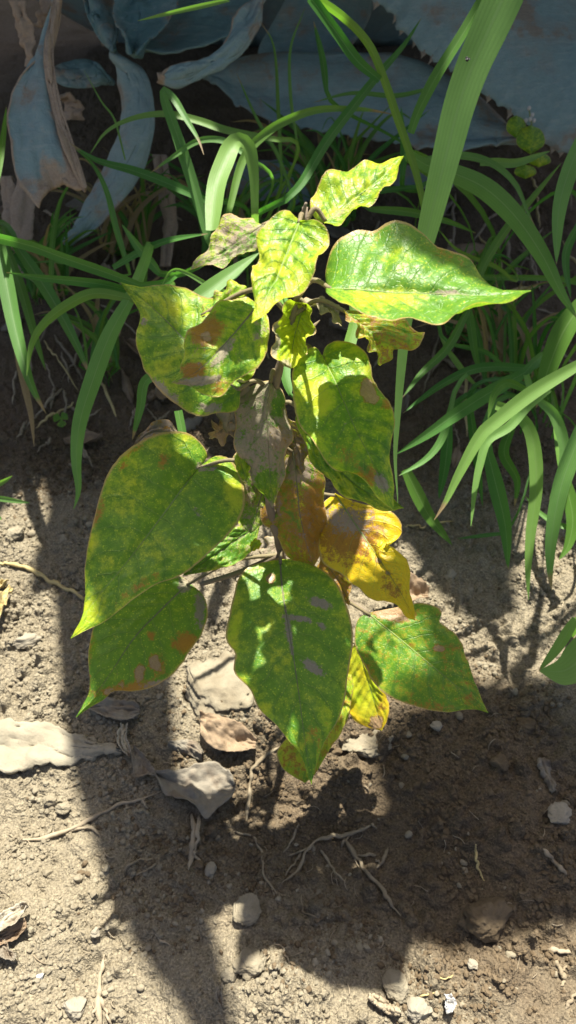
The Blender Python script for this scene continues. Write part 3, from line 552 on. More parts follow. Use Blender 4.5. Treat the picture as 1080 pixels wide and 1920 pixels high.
def tuft(label, rootpx, blades, group='tufts of broad bladed grass', root=None, spread=0.018):
    r0 = G(*rootpx) if root is None else np.array((root[0], root[1], hz(root[0], root[1])))
    t = thing('grass_tuft', label, 'grass', r0, group)
    for bl in blades:
        pts, w_, d0, d1 = bl[:4]; kw = dict(bl[4]) if len(bl) > 4 else {}
        rt = None
        if kw.pop('rooted', True):
            a = np.array((r0[0]+rr.uniform(-spread, spread), r0[1]+rr.uniform(-spread, spread))); rt = np.array((a[0], a[1], hz(*a)-0.004))
        kw.setdefault('roll', rr.uniform(-0.5, 0.5)); kw.setdefault('pale', rr.uniform(0.1, 0.5)); kw.setdefault('yel', rr.choice((0, 0, 0.15, 0.3))); kw.setdefault('deadtip', rr.choice((0.1, 0.3, 0.8))); kw.setdefault('tw', rr.uniform(-0.5, 0.5))
        blade(t, pts, w_, d0, d1, root3=rt, **kw)
    return t
D_ = dict
# left tuft: blades fanning from behind the plant to the left
tuft('grass tuft fanning its blades to the left behind the poinsettia', (300, 640), [
  ([(262, 535), (190, 508), (120, 484), (60, 462), (-5, 445)], 25, 0.66, 0.62, D_(roll=0.3, pale=0.15, tip=False)),
  ([(258, 550), (200, 535), (140, 527), (70, 520), (12, 511)], 22, 0.67, 0.63, D_(roll=0.2, pale=0.15)),
  ([(255, 562), (180, 550), (130, 570), (85, 605), (60, 645), (50, 705)], 25, 0.66, 0.64, D_(roll=0.1, pale=0.3, tw=0.3)),
  ([(242, 562), (205, 630), (175, 710), (150, 790), (143, 860), (147, 920), (138, 955)], 40, 0.66, 0.66, D_(roll=0.05, pale=0.45, tw=0)),
  ([(330, 700), (275, 712), (263, 765), (248, 825)], 24, 0.66, 0.70, D_(pale=0.25)),
  ([(345, 830), (340, 800), (334, 770)], 18, 0.6, 0.6, D_(pale=0.2, tip=False, rooted=False, yel=0.1)),
])
tuft('grass tuft at the left edge with blades crossing in deep shade', (20, 560), [
  ([(-10, 420), (8, 510), (25, 600), (45, 680), (62, 730), (86, 775)], 36, 0.80, 0.76, D_(roll=0.1, pale=0.15, yel=0.1)),
  ([(15, 470), (42, 550), (68, 640), (86, 695)], 24, 0.86, 0.84, D_(pale=0.1, yel=0.3)),
  ([(30, 460), (85, 540), (120, 600), (150, 660), (168, 705)], 30, 0.84, 0.80, D_(roll=0.1, pale=0.15, yel=0.05)),
  ([(28, 640), (45, 720), (58, 780), (64, 838)], 18, 0.80, 0.80, D_(dead=0.9, label='dead tan blade')),
  ([(-8, 350), (4, 270), (12, 200)], 16, 0.75, 0.78, D_(pale=0.1)),
  ([(96, 540), (98, 460), (112, 380), (140, 330)], 13, 0.86, 0.9, D_(pale=0.2)),
  ([(240, 500), (218, 430), (200, 360), (175, 310), (140, 278)], 15, 0.80, 0.78, D_(pale=0.3)),
])
tuft('grass tuft behind the poinsettia with bent and folded blades', (470, 560), [
  ([(392, 450), (362, 345), (335, 262), (304, 170), (326, 186), (350, 225), (372, 262), (382, 290)], 27, 0.74, 0.70, D_(roll=0.1, pale=0.35, tw=0.2, n=44)),
  ([(520, 262), (430, 246), (370, 226), (310, 214), (250, 222), (200, 247), (168, 290)], 18, 0.76, 0.74, D_(pale=0.5)),
  ([(385, 375), (310, 342), (250, 320), (180, 300), (130, 268)], 22, 0.76, 0.78, D_(pale=0.1)),
  ([(470, 300), (440, 275), (410, 262), (370, 265), (330, 290), (282, 324)], 15, 0.72, 0.72, D_(pale=0.45)),
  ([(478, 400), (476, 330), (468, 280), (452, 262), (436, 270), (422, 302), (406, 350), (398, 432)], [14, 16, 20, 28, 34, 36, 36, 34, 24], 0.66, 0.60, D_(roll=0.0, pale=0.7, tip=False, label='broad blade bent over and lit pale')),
  ([(428, 400), (455, 300), (495, 252), (540, 224), (600, 205), (680, 205), (735, 214)], 21, 0.70, 0.74, D_(pale=0.35)),
  ([(528, 330), (522, 210), (514, 90), (488, 40)], 9, 0.82, 0.86, D_(pale=0.2)),
  ([(548, 365), (520, 290), (480, 220), (444, 138)], 9, 0.80, 0.84, D_(pale=0.2, yel=0.2)),
  ([(556, 260), (545, 180), (545, 90), (572, 15)], 8, 0.86, 0.86, D_(yel=0.2)),
  ([(235, 300), (215, 225), (190, 190), (158, 132)], 5, 0.84, 0.84, D_(pale=0.4, rooted=False)),
  ([(535, 375), (568, 340), (612, 266), (662, 200), (708, 142), (757, 85), (790, 34)], 24, 0.72, 0.74, D_(pale=0.1, roll=0.2)),
  ([(430, 0), (330, 22), (258, 39)], 11, 0.62, 0.66, D_(pale=0.5, rooted=False)),
  ([(470, 600), (450, 560), (400, 540), (330, 505), (300, 540)], 13, 0.62, 0.64, D_(pale=0.6, rooted=False)),
  ([(350, 570), (385, 548), (430, 515), (486, 474)], 38, 0.56, 0.58, D_(pale=0.45, roll=0.2, rooted=False)),
  ([(300, 512), (265, 470), (228, 420)], 27, 0.72, 0.74, D_(pale=0.2)),
  ([(212, 502), (268, 470), (320, 450), (390, 438)], 19, 0.76, 0.72, D_(pale=0.15, rooted=False)),
  ([(640, 690), (656, 640), (664, 590), (650, 520)], 32, 0.56, 0.58, D_(pale=0.4)),
  ([(545, 740), (535, 700), (545, 650), (600, 600)], 24, 0.52, 0.54, D_(pale=0.35)),
  ([(440, 520), (520, 430), (560, 360), (600, 320)], 14, 0.80, 0.84, D_(pale=0.2)),
])
tuft('tall arching grass stalk with yellow green sheath behind the top leaf', (800, 470), [
  ([(800, 420), (785, 345), (768, 288), (744, 220), (720, 150), (690, 82), (640, 30), (580, -10)], 19, 0.70, 0.62, D_(roll=0.4, pale=0.2, yel=0.45, tip=False)),
  ([(712, 150), (670, 114), (630, 60), (582, -5)], 24, 0.655, 0.62, D_(pale=0.05, tip=False, rooted=False)),
  ([(770, 250), (785, 208), (820, 140), (870, 60), (910, -10)], 26, 0.66, 0.62, D_(pale=0.15, tip=False, rooted=False)),
  ([(612, 170), (605, 110), (588, 40)], 16, 0.8, 0.82, D_(pale=0.1)),
  ([(800, 168), (740, 180), (660, 175), (588, 192)], 12, 0.78, 0.8, D_(pale=0.15, rooted=False)),
  ([(695, 392), (770, 398), (840, 415), (892, 437)], 19, 0.82, 0.84, D_(pale=0.15)),
  ([(755, 330), (758, 280), (752, 200)], 20, 0.84, 0.84, D_(pale=0.05)),
  ([(785, 350), (700, 360), (620, 380), (560, 420)], 14, 0.86, 0.86, D_(pale=0.1)),
], spread=0.03)
# the long broad blade that hangs into the picture from above
hb = P(960, -40, 0.40); tr = np.array((0.75, 0.85)); rt = np.array((tr[0], tr[1], hz(*tr)))
t1 = thing('grass_tuft', 'single very broad pale grass blade hanging down in front with a small dark fly', 'grass', rt)
wl = [74, 72, 66, 62, 58, 52, 45, 34, 27, 22, 18, 13, 7, 1]
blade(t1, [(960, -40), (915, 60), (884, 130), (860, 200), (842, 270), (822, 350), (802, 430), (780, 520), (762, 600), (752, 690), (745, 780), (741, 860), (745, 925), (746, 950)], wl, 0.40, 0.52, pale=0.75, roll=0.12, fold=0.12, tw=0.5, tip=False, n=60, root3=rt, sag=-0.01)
bug = thing('fly', 'tiny dark fly resting on the broad pale grass blade', 'insect', P(876, 112, 0.405))
def blob(c, rx, ry, rz, nu=10, nvv=8):
    u = np.linspace(0, 2*np.pi, nu, endpoint=False); vv_ = np.linspace(0.02, np.pi-0.02, nvv); A, B_ = np.meshgrid(u, vv_, indexing='ij')
    p = np.stack((rx*np.sin(B_)*np.cos(A), ry*np.sin(B_)*np.sin(A), rz*np.cos(B_)), -1).reshape(-1, 3)+c
    f = [(i*nvv+j, ((i+1) % nu)*nvv+j, ((i+1) % nu)*nvv+j+1, i*nvv+j+1) for i in range(nu) for j in range(nvv-1)]
    return p, [q[::-1] for q in f]
bc = P(876, 112, 0.405)
v, f = join([blob(bc, 0.0009, 0.0017, 0.0009), blob(bc+(0, 0.0018, 0.0003), 0.0008, 0.0007, 0.0007)]); mesh_obj('body', v, f, M_BUG, bug)
for sgn in (-1, 1):
    g = np.array([[bc+np.array((sgn*0.0003, 0.0004, 0.0009)), bc+np.array((sgn*0.0014, -0.0006, 0.0010))], [bc+np.array((sgn*0.0003, -0.0018, 0.0009)), bc+np.array((sgn*0.0010, -0.0030, 0.0008))]])
    v, f = shell(g, 0.00012); mesh_obj('wing', v, f, M_BUG, bug)
tuft('grass tuft at the right with a broad dark arching blade', (900, 560), [
  ([(800, 310), (851, 325), (911, 354), (968, 408), (1017, 479), (1052, 549), (1085, 600)], 48, 0.70, 0.66, D_(roll=0.1, pale=0.3, tw=0)),
  ([(795, 300), (860, 292), (920, 306), (965, 345), (990, 400), (1006, 430)], 20, 0.74, 0.76, D_(pale=0.35)),
  ([(900, 305), (925, 304), (970, 305), (1032, 283)], 20, 0.78, 0.78, D_(pale=0.55, rooted=False)),
  ([(898, 525), (912, 490), (950, 430), (1000, 370), (1052, 306)], 22, 0.80, 0.80, D_(pale=0.15)),
  ([(1100, 240), (1064, 330), (1047, 400), (1043, 495)], 40, 0.66, 0.66, D_(pale=0.5, rooted=False)),
  ([(960, 525), (930, 500), (860, 470), (822, 430)], 11, 0.86, 0.86, D_(yel=0.5, pale=0.3)),
  ([(1100, 560), (1060, 615), (1032, 680), (1005, 765)], 52, 0.72, 0.74, D_(pale=0.1, rooted=False)),
  ([(875, 585), (840, 650), (790, 700), (755, 745)], 22, 0.78, 0.76, D_(pale=0.1)),
  ([(878, 575), (890, 660), (902, 705)], 20, 0.82, 0.84, D_(pale=0.1)),
  ([(845, 645), (910, 660), (950, 690), (992, 702)], 12, 0.84, 0.84, D_(pale=0.15)),
  ([(838, 655), (880, 710), (902, 728)], 14, 0.86, 0.86, D_(pale=0.5)),
  ([(1085, 420), (1060, 480), (1070, 560)], 22, 0.78, 0.8, D_(pale=0.15)),
  ([(830, 520), (950, 520), (1040, 522), (1085, 530)], 13, 0.92, 0.9, D_(pale=0.3, tip=False)),
], spread=0.03)
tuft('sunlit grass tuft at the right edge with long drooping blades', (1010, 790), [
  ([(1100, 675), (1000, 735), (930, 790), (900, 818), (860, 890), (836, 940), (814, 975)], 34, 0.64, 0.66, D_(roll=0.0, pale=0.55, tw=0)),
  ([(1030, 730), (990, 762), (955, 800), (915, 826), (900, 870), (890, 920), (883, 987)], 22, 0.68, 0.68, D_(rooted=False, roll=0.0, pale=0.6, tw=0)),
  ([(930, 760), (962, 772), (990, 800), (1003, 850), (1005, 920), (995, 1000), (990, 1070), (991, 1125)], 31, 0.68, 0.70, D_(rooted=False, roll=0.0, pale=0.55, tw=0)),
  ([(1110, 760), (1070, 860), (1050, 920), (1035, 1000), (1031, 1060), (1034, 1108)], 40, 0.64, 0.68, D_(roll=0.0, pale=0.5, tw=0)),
  ([(1010, 750), (1040, 780), (1058, 840), (1050, 890), (1030, 935)], 26, 0.72, 0.74, D_(pale=0.6)),
  ([(915, 850), (935, 930), (948, 990), (953, 1068)], 36, 0.74, 0.76, D_(pale=0.15, roll=0.1)),
  ([(1060, 900), (1074, 970), (1066, 1020), (1048, 1050)], 34, 0.76, 0.76, D_(pale=0.05)),
  ([(985, 698), (920, 735), (850, 780), (800, 815), (742, 852)], 34, 0.74, 0.74, D_(pale=0.2, roll=0.1)),
  ([(845, 765), (830, 820), (800, 860), (748, 892)], 18, 0.76, 0.76, D_(pale=0.35)),
  ([(995, 690), (900, 690), (830, 720), (755, 775)], 22, 0.80, 0.78, D_(pale=0.1)),
  ([(842, 795), (835, 870), (823, 935)], 28, 0.80, 0.80, D_(pale=0.05)),
  ([(760, 880), (800, 960), (830, 1000), (848, 1022)], 32, 0.78, 0.80, D_(pale=0.1, rooted=False)),
  ([(945, 1000), (900, 1005), (858, 1010)], 10, 0.83, 0.83, D_(pale=0.15)),
  ([(985, 730), (950, 718), (927, 740), (915, 785)], 20, 0.70, 0.70, D_(pale=0.15, yel=0.25)),
  ([(1090, 990), (1050, 985), (1010, 960), (985, 930)], 14, 0.76, 0.78, D_(pale=0.2)),
  ([(960, 800), (945, 850), (970, 900), (965, 950)], 26, 0.80, 0.80, D_(pale=0.05)),
  ([(880, 760), (890, 830), (900, 900), (905, 950)], 22, 0.82, 0.82, D_(pale=0.05)),
], spread=0.03)
tuft('short broad grass blade folded over at the lower right edge', (1100, 1240), [
  ([(1080, 1160), (1045, 1215), (1010, 1258)], 26, 0.66, 0.66, D_(pale=0.5, rooted=False)),
  ([(1110, 1215), (1062, 1256), (1012, 1258)], [70, 66, 50, 4], 0.66, 0.655, D_(pale=0.6, tip=False, roll=0.1, tw=0)),
], root=(0.31, 0.40))
tuft('small grass seedling poking in at the left edge', (-14, 940), [
  ([(-20, 915), (5, 903), (23, 892)], 15, 0.80, 0.80, D_(pale=0.5)),
  ([(-20, 932), (10, 936), (56, 943)], 14, 0.80, 0.80, D_(pale=0.6)),
  ([(-20, 975), (-5, 970), (4, 975)], 14, 0.82, 0.82, D_(pale=0.3)),
])
# darker filler blades deep behind the front tufts
fr = random.Random(17)
def filler(label, cx, cy, n, rx, ry, dr):
    r0 = G(cx, cy); t = thing('grass_tuft', label, 'grass', r0, 'tufts of broad bladed grass')
    for k in range(n):
        a = fr.uniform(-1, 1); x0 = cx+fr.uniform(-rx, rx)*0.4; y0 = cy-fr.uniform(0, 30); d0 = gd(cx, min(cy, 1000))-fr.uniform(0.02, 0.08)
        L = fr.uniform(0.5, 1)*ry; x1 = x0+a*rx; y1 = y0-L; pts = [(x0, y0), (x0+a*rx*0.3, y0-L*0.6), (x1, y1), (x1+a*rx*0.5, y1+L*fr.uniform(-0.25, 0.2))]
        rt = r0+np.array((fr.uniform(-0.02, 0.02), fr.uniform(-0.02, 0.02), -0.004))
        blade(t, pts, fr.uniform(6, 15), d0, d0-dr*fr.random(), pale=fr.uniform(0.0, 0.2), yel=fr.choice((0, 0, 0, 0.3)), dead=fr.choice((0, 0, 0.8)), root3=rt, roll=fr.uniform(-0.7, 0.7), tw=fr.uniform(-0.6, 0.6))
filler('dark grass tuft in the shade below the grey agave leaf at top centre', 620, 420, 44, 120, 190, 0.12)
filler('dark grass tuft in the shade behind the right edge grass', 960, 720, 40, 130, 190, 0.1)
filler('dark grass tuft in the shade right of the broad hanging blade', 880, 640, 34, 110, 160, 0.1)
filler('dark grass tuft in the shade under the torn agave leaf at left', 90, 560, 34, 100, 150, 0.1)
filler('thin grass tuft in the shade at the foot of the drooping agave leaf', 230, 480, 30, 120, 170, 0.1)
filler('thin grass tuft in the shade left of the poinsettia leaves', 190, 700, 16, 110, 150, 0.06)
filler('dark grass tuft in the shade between agave and poinsettia', 420, 500, 40, 120, 170, 0.1)

# ------------------------------------------------------------------ the agave behind
acore = np.array((0.02, 1.95)); ag = thing('agave_plant', 'big blue grey agave with toothed and torn leaves behind the grass', 'agave', (acore[0], acore[1], hz(*acore)))
def spines(leaf, g, side, t0, t1, k, size, lean=0.3):
    n = g.shape[0]
    e = g[:, -1] if side > 0 else g[:, 0]; i_ = g[:, -3] if side > 0 else g[:, 2]; nn = grid_normals(g)[:, -1 if side > 0 else 0]
    sr = random.Random(k*7+int(size*1e5))
    for q in np.linspace(t0, t1, k):
        i = int((q+sr.uniform(-0.3, 0.3)/k)*(n-1)); i = min(max(i, 1), n-2); out = e[i]-i_[i]; out /= np.linalg.norm(out)+1e-9; tg = e[i+1]-e[i-1]; tg /= np.linalg.norm(tg)+1e-9
        s = size*sr.uniform(0.7, 1.25); b0 = e[i]-out*s*0.25; tip = b0+out*s*1.25+tg*s*lean; w_ = s*0.75; h = s*0.22
        vs = [b0-tg*w_, b0+nn[i]*h, b0+tg*w_, b0-nn[i]*h, b0*0.4+tip*0.6-tg*w_*0.18+nn[i]*h*0.3, b0*0.4+tip*0.6+tg*w_*0.30, b0*0.4+tip*0.6-nn[i]*h*0.4, tip]
        fcs = [(0, 1, 4), (1, 2, 5), (1, 5, 4), (2, 3, 6), (2, 6, 5), (3, 0, 4), (3, 4, 6), (4, 5, 7), (5, 6, 7), (6, 4, 7), (3, 2, 1, 0)]
        mesh_obj('spine', vs, fcs, M_SPINE, leaf, smooth=False)
def agave_leaf(g, thick, label=None, dead=None, teal=0.0, scallop=None):
    n, m = g.shape[:2]; s = np.linspace(-1, 1, m); th = thick*(1-0.8*np.abs(s)**2)[None, :]*np.ones((n, 1)); V, f = shell(g, th)
    at = np.zeros((n, m, 4)); at[..., 3] = 1; at[..., 2] = teal
    at[..., 1] = np.clip((np.abs(s)[None]-0.9)*3, 0, 0.35) if dead is None else dead
    return tag(mesh_obj('leaf', V, f, M_AGAVE, ag, attr=np.vstack((at.reshape(-1, 4), at.reshape(-1, 4)))), label)
def ag_px(mid, left, right, d0, d1, thick=0.008, dl=0.0, dr=0.0, bow=0.0, jag=0.0, label=None, teal=0.0, deadfn=None, n=60, m=25, sp=(), scal=None):
    if scal:
        L_ = resample(left, 260); M_ = resample(mid, 260); o_ = L_-M_; o_ /= np.linalg.norm(o_, axis=1)[:, None]+1e-6; tt_ = np.linspace(0, 1, 260)
        ph = np.sin(np.pi*(tt_*scal[0]+0.45*np.sin(tt_*17)+0.3*np.sin(tt_*41))); left = (L_+o_*((1-np.abs(ph))**1.8*scal[1]*(0.75+0.4*np.sin(tt_*57))-scal[1]*0.4)[:, None]).tolist(); n = 220
    g, S, T, px = leaf_grid(mid, left, right, d0, d1, dl, dr, bow, n, m, 1.6, jag, seed=len(label or '') % 13)
    nn = grid_normals(g); g = g+nn*((0.012*vnoise(T*5+d0*50, S*1.5+d0*90, 51)+0.003*vnoise(T*18+d0*50, S*6, 52))[..., None])
    o = agave_leaf(g, thick, label, None if deadfn is None else deadfn(S, T, px), teal)
    for a in sp: spines(o, g, *a)
    return o
def ag_3d(pts, hws, thick=0.012, wdir=(1, 0, 0), gut=0.25, label=None, teal=0.0, n=50, m=15, sp=()):
    c = resample(pts, n); t = np.linspace(0, 1, n); hw = np.interp(t, np.linspace(0, 1, len(hws)), hws)
    tg = np.gradient(c, axis=0); tg /= np.linalg.norm(tg, axis=1)[:, None]; wd = np.asarray(wdir, float)
    sd = wd-tg*(tg@wd)[:, None]; sd /= np.linalg.norm(sd, axis=1)[:, None]; nr = np.cross(sd, tg); s = np.linspace(-1, 1, m)
    g = c[:, None]+sd[:, None]*(hw[:, None]*s)[..., None]+nr[:, None]*((gut*hw)[:, None]*(s**2))[..., None]
    o = agave_leaf(g, thick, label, None, teal)
    for a in sp: spines(o, g, *a)
    return o
# the great toothed leaf across the top right corner (left list = the toothed lower margin)
ag_px([(560, -260), (760, -120), (960, 40), (1140, 190), (1290, 330)], [(560, -240), (640, -60), (690, 0), (735, 32), (765, 75), (800, 108), (850, 132), (900, 180), (940, 202), (990, 242), (1040, 284), (1100, 300), (1200, 330), (1290, 340)],
  [(580, -270), (800, -230), (1000, -110), (1180, 60), (1280, 220), (1295, 330)], 1.06, 0.98, 0.014, 0.02, 0.03, 0.02, 3.0, 'broad grey blue leaf with a toothed edge across the top right', deadfn=lambda S, T, px: np.clip((-S-0.93)*5, 0, 0.4), sp=((-1, 0.30, 0.80, 17, 0.009),), scal=(19, 12))
ag_px([(380, 140), (520, 165), (680, 195), (820, 240), (975, 262)], [(380, 145), (450, 195), (520, 225), (640, 252), (760, 277), (850, 287), (920, 275), (975, 262)],
  [(380, 135), (470, 100), (600, 95), (740, 105), (850, 150), (930, 210), (975, 262)], 1.16, 1.10, 0.012, -0.01, 0.01, 0.0, 2.5, 'shaded blue leaf lying under the broad toothed leaf', sp=((-1, 0.15, 0.9, 12, 0.006),), scal=(15, 8))
ag_px([(400, 330), (480, 340), (560, 350), (650, 375)], [(400, 330), (470, 385), (560, 390), (650, 375)], [(400, 330), (450, 305), (560, 310), (650, 375)], 1.28, 1.26, 0.01, label='pale grey leaf end low in the shade', jag=3)
ag_px([(640, 370), (700, 345), (760, 340), (850, 350)], [(640, 370), (720, 390), (800, 385), (850, 350)], [(640, 370), (690, 320), (780, 315), (850, 350)], 1.30, 1.30, 0.01, label='grey brown withered leaf end behind the hanging blade', jag=3, deadfn=lambda S, T, px: 0.45+0*S)
ag_px([(165, -60), (175, 0), (190, 50), (212, 92)], [(150, -60), (158, 0), (168, 40), (190, 75), (212, 92)], [(200, -60), (215, 0), (222, 40), (222, 70), (212, 92)], 1.02, 0.96, 0.01, teal=0.9, label='teal toothed leaf tip at the top left', sp=((1, 0.45, 0.95, 7, 0.004), (-1, 0.45, 0.9, 6, 0.004)))
ag_px([(270, -80), (265, -10), (262, 45), (252, 98)], [(205, -80), (212, -10), (222, 45), (252, 98)], [(340, -80), (335, -10), (310, 45), (252, 98)], 1.00, 0.96, 0.012, -0.03, -0.03, teal=0.9, label='broad cupped teal leaf at the top', sp=((1, 0.4, 0.9, 8, 0.004), (-1, 0.4, 0.9, 8, 0.004)))
ag_px([(470, -60), (420, -5), (360, 45), (300, 85), (268, 100)], [(520, -40), (470, 30), (400, 75), (320, 100), (268, 100)], [(400, -80), (350, -20), (320, 20), (290, 60), (268, 100)], 1.06, 1.0, 0.012, -0.03, 0.01, teal=0.7, label='curved teal leaf sweeping down to the left at the top')
ag_px([(620, -60), (600, 20), (560, 80), (480, 130)], [(560, -60), (530, 10), (490, 80), (480, 130)], [(700, -60), (690, 40), (620, 110), (480, 130)], 1.20, 1.22, 0.012, label='dark leaf behind the grass at the top centre', teal=0.4)
ag_px([(90, 135), (130, 140), (170, 145), (210, 150)], [(90, 135), (120, 165), (170, 165), (210, 150)], [(90, 135), (120, 115), (170, 110), (210, 150)], 1.06, 1.06, 0.01, teal=0.8, label='small teal leaf stub beside the torn leaf')
ag_px([(205, 100), (255, 160), (265, 250), (215, 340), (128, 460)], [(205, 100), (232, 180), (225, 250), (185, 330), (128, 460)], [(205, 100), (270, 130), (290, 230), (262, 330), (190, 420), (128, 460)], 0.98, 1.04, 0.01, 0.02, 0.0, -0.02, 1.0, 'drooping smooth dark blue leaf behind the torn leaf')
ag_px([(112, -20), (80, 80), (62, 170), (70, 260), (100, 350)], [(104, -20), (92, 70), (50, 130), (24, 182), (14, 222), (22, 275), (34, 335), (58, 365), (74, 392), (82, 352)], [(122, -20), (108, 60), (96, 120), (108, 195), (132, 270), (160, 352), (130, 344)], 0.86, 0.84, 0.006, -0.01, 0.004, -0.01, 4.0, 'torn grey leaf with a brown ripped end at the left',
  deadfn=lambda S, T, px: np.clip((T-0.80)*3, 0, 0.9)+0.32+np.clip((S-0.55)*1.8, 0, 0.7)+np.clip((-S-0.9)*4, 0, 0.6))
ag_px([(110, -20), (92, 80), (96, 160), (118, 250), (158, 352)], [(104, -20), (86, 80), (88, 160), (110, 252), (150, 350), (158, 352)], [(118, -20), (102, 70), (106, 150), (128, 240), (162, 345), (158, 352)], 0.845, 0.828, 0.005, label='pale brown curled margin of the torn leaf', deadfn=lambda S, T, px: 0.8+0*S, jag=2)
ag_px([(494, -10), (462, 60), (410, 105), (350, 138), (298, 148)], [(480, -10), (440, 32), (425, 78), (370, 110), (322, 124), (298, 140)], [(498, -10), (480, 60), (440, 112), (380, 146), (338, 168), (310, 158), (298, 148)], 0.94, 0.90, 0.005, 0.0, 0.01, 0.0, 3.0, 'torn curled leaf with pale brown edge at the top centre', deadfn=lambda S, T, px: np.clip((-S-0.75)*3, 0, 0.7)+np.clip((T-0.9)*8, 0, 0.7))
for k, (a, bb) in enumerate((([(30, 0), (45, 50), (52, 90), (60, 125)], 22), ([(95, -10), (85, 20), (78, 50)], 20), ([(60, 310), (45, 380), (40, 450), (55, 520)], 34), ([(10, 330), (20, 400), (18, 470)], 26), ([(300, 290), (312, 360), (318, 430), (310, 500)], 24), ([(112, 180), (135, 190), (140, 225)], 36))):
    l = [(x-bb/2, y) for x, y in a]; r_ = [(x+bb/2, y) for x, y in a]
    ag_px(a, l, r_, 1.02+0.02*k, 1.04+0.02*k, 0.005, 0.01, -0.01, label='withered tan leaf remnant hanging in the shade', deadfn=lambda S, T, px: 0.9+0*S, jag=3, n=30, m=13)
# unseen agave leaves above the picture, shaped and placed for the shade they cast
def over(Ls, Rs, hts, label, root=None, n=60, m=17):  # takes shadow outlines on the ground and lifts them up the sun ray
    L = [G(x, y)+SUN/SUN[2]*h for (x, y), h in zip(Ls, hts)]; Rr_ = [G(x, y)+SUN/SUN[2]*h for (x, y), h in zip(Rs, hts)]
    if root is not None: a = np.array(root, float); L.append(a+(-0.05, 0, 0)); Rr_.append(a+(0.05, 0, 0))
    L = resample(L, n); Rr_ = resample(Rr_, n); u = np.linspace(0, 1, m)[None, :, None]; g = L[:, None]*(1-u)+Rr_[:, None]*u
    g[..., 2] += 0.10*np.linalg.norm(L-Rr_, axis=1)[:, None]*((2*u[..., 0]-1)**2)
    return agave_leaf(g, 0.010, label)
over([(420, 2100), (350, 1910), (240, 1740), (180, 1580), (140, 1450), (122, 1300), (105, 1100), (95, 950)],
     [(450, 2100), (440, 1910), (408, 1760), (378, 1620), (338, 1460), (325, 1300), (330, 1100), (340, 950)], [1.05, 1.03, 1.0, 0.97, 0.94, 0.9, 0.85, 0.8], 'tall unseen leaf leaning over the left of the plant', (-0.16, 1.85, 0.12))
over([(690, 1380), (790, 1310), (900, 1270), (1080, 1250), (1300, 1230), (1500, 1200)], [(705, 1450), (785, 1640), (900, 1735), (1080, 1710), (1300, 1660), (1500, 1500)], [1.35, 1.33, 1.28, 1.2, 1.05, 0.85], 'long unseen leaf added at the right to shade the soil', (0.50, 1.85, 0.05))  # leaf added out of view to darken the right hand soil
SHADE_FAN = [(-1.30, -0.30, 0.90), (-1.05, -0.26, 0.85), (-0.82, -0.20, 0.80), (-0.60, -0.14, 0.74), (-0.40, -0.10, 0.80), (-0.20, -0.05, 0.86), (-0.02, -0.02, 0.90), (0.13, 0.04, 0.79), (0.28, 0.10, 0.77), (0.43, 0.16, 0.77), (0.66, 0.20, 0.76), (0.88, 0.24, 0.8)]  # unseen leaves put overhead to keep sun off the grass
for k, (x1, x0, y1) in enumerate(SHADE_FAN):
    z = 0.86+0.10*(k % 3)
    ag_3d([(x1, y1+0.35*z*0.3, z), (x1*0.93, y1+0.16, z*0.99), (x1*0.85, y1+0.36, z*0.95), (x1*0.6+x0*0.4, y1+0.68, z*0.72), (x0, 1.95, 0.05)], [0.02, 0.15, 0.18, 0.17, 0.14, 0.09], 0.012, gut=0.25, label='broad unseen leaf added above the grass to shade it')

over([(600, 1650), (740, 1592), (900, 1550), (1080, 1500), (1300, 1450), (1500, 1300)], [(612, 1705), (740, 1768), (900, 1765), (1080, 1720), (1300, 1680), (1500, 1550)], [1.25, 1.23, 1.18, 1.1, 0.95, 0.8], 'second unseen leaf added at the right to shade the soil', (0.56, 1.85, 0.05))  # made-up leaf that closes the lit notch with its shadow
ag_3d([(-1.35, 2.75, 1.2), (-1.0, 2.62, 1.15), (-0.65, 2.45, 0.9), (-0.3, 2.1, 0.4), (-0.1, 1.98, 0.05)], [0.002, 0.26, 0.32, 0.2, 0.1], 0.012, wdir=(0.0, 1, 0), label='broad unseen leaf added at the back left for its shade')  # added out of view to shade the far ground at the top left
ag_3d([(1.5, 2.75, 1.2), (1.0, 2.62, 1.15), (0.65, 2.45, 0.9), (0.3, 2.1, 0.4), (0.1, 1.98, 0.05)], [0.002, 0.26, 0.32, 0.2, 0.1], 0.012, wdir=(0.0, 1, 0), label='broad unseen leaf rising at the back right')

# ------------------------------------------------------------------ things lying on the soil
M_SLAB = mat_rough('dusty_slab', (0.25, 0.22, 0.16), (0.37, 0.335, 0.26), 90, 0.9, 0.7, 0.0015, (0.7, 0.66, 0.6))
def ico(sub):
    t = (1+5**0.5)/2; v = [(-1, t, 0), (1, t, 0), (-1, -t, 0), (1, -t, 0), (0, -1, t), (0, 1, t), (0, -1, -t), (0, 1, -t), (t, 0, -1), (t, 0, 1), (-t, 0, -1), (-t, 0, 1)]
    f = [(0, 11, 5), (0, 5, 1), (0, 1, 7), (0, 7, 10), (0, 10, 11), (1, 5, 9), (5, 11, 4), (11, 10, 2), (10, 7, 6), (7, 1, 8), (3, 9, 4), (3, 4, 2), (3, 2, 6), (3, 6, 8), (3, 8, 9), (4, 9, 5), (2, 4, 11), (6, 2, 10), (8, 6, 7), (9, 8, 1)]
    v = [np.array(p)/np.linalg.norm(p) for p in v]
    for _ in range(sub):
        c = {}; nf = []
        def mp(a, b):
            k = (min(a, b), max(a, b))
            if k not in c: p = v[a]+v[b]; v.append(p/np.linalg.norm(p)); c[k] = len(v)-1
            return c[k]
        for a, b, d in f: x, y, z = mp(a, b), mp(b, d), mp(d, a); nf += [(a, x, z), (b, y, x), (d, z, y), (x, y, z)]
        f = nf
    return np.array(v), f
I0, I1, I2, I3, I4 = ico(0), ico(1), ico(2), ico(3), ico(4)
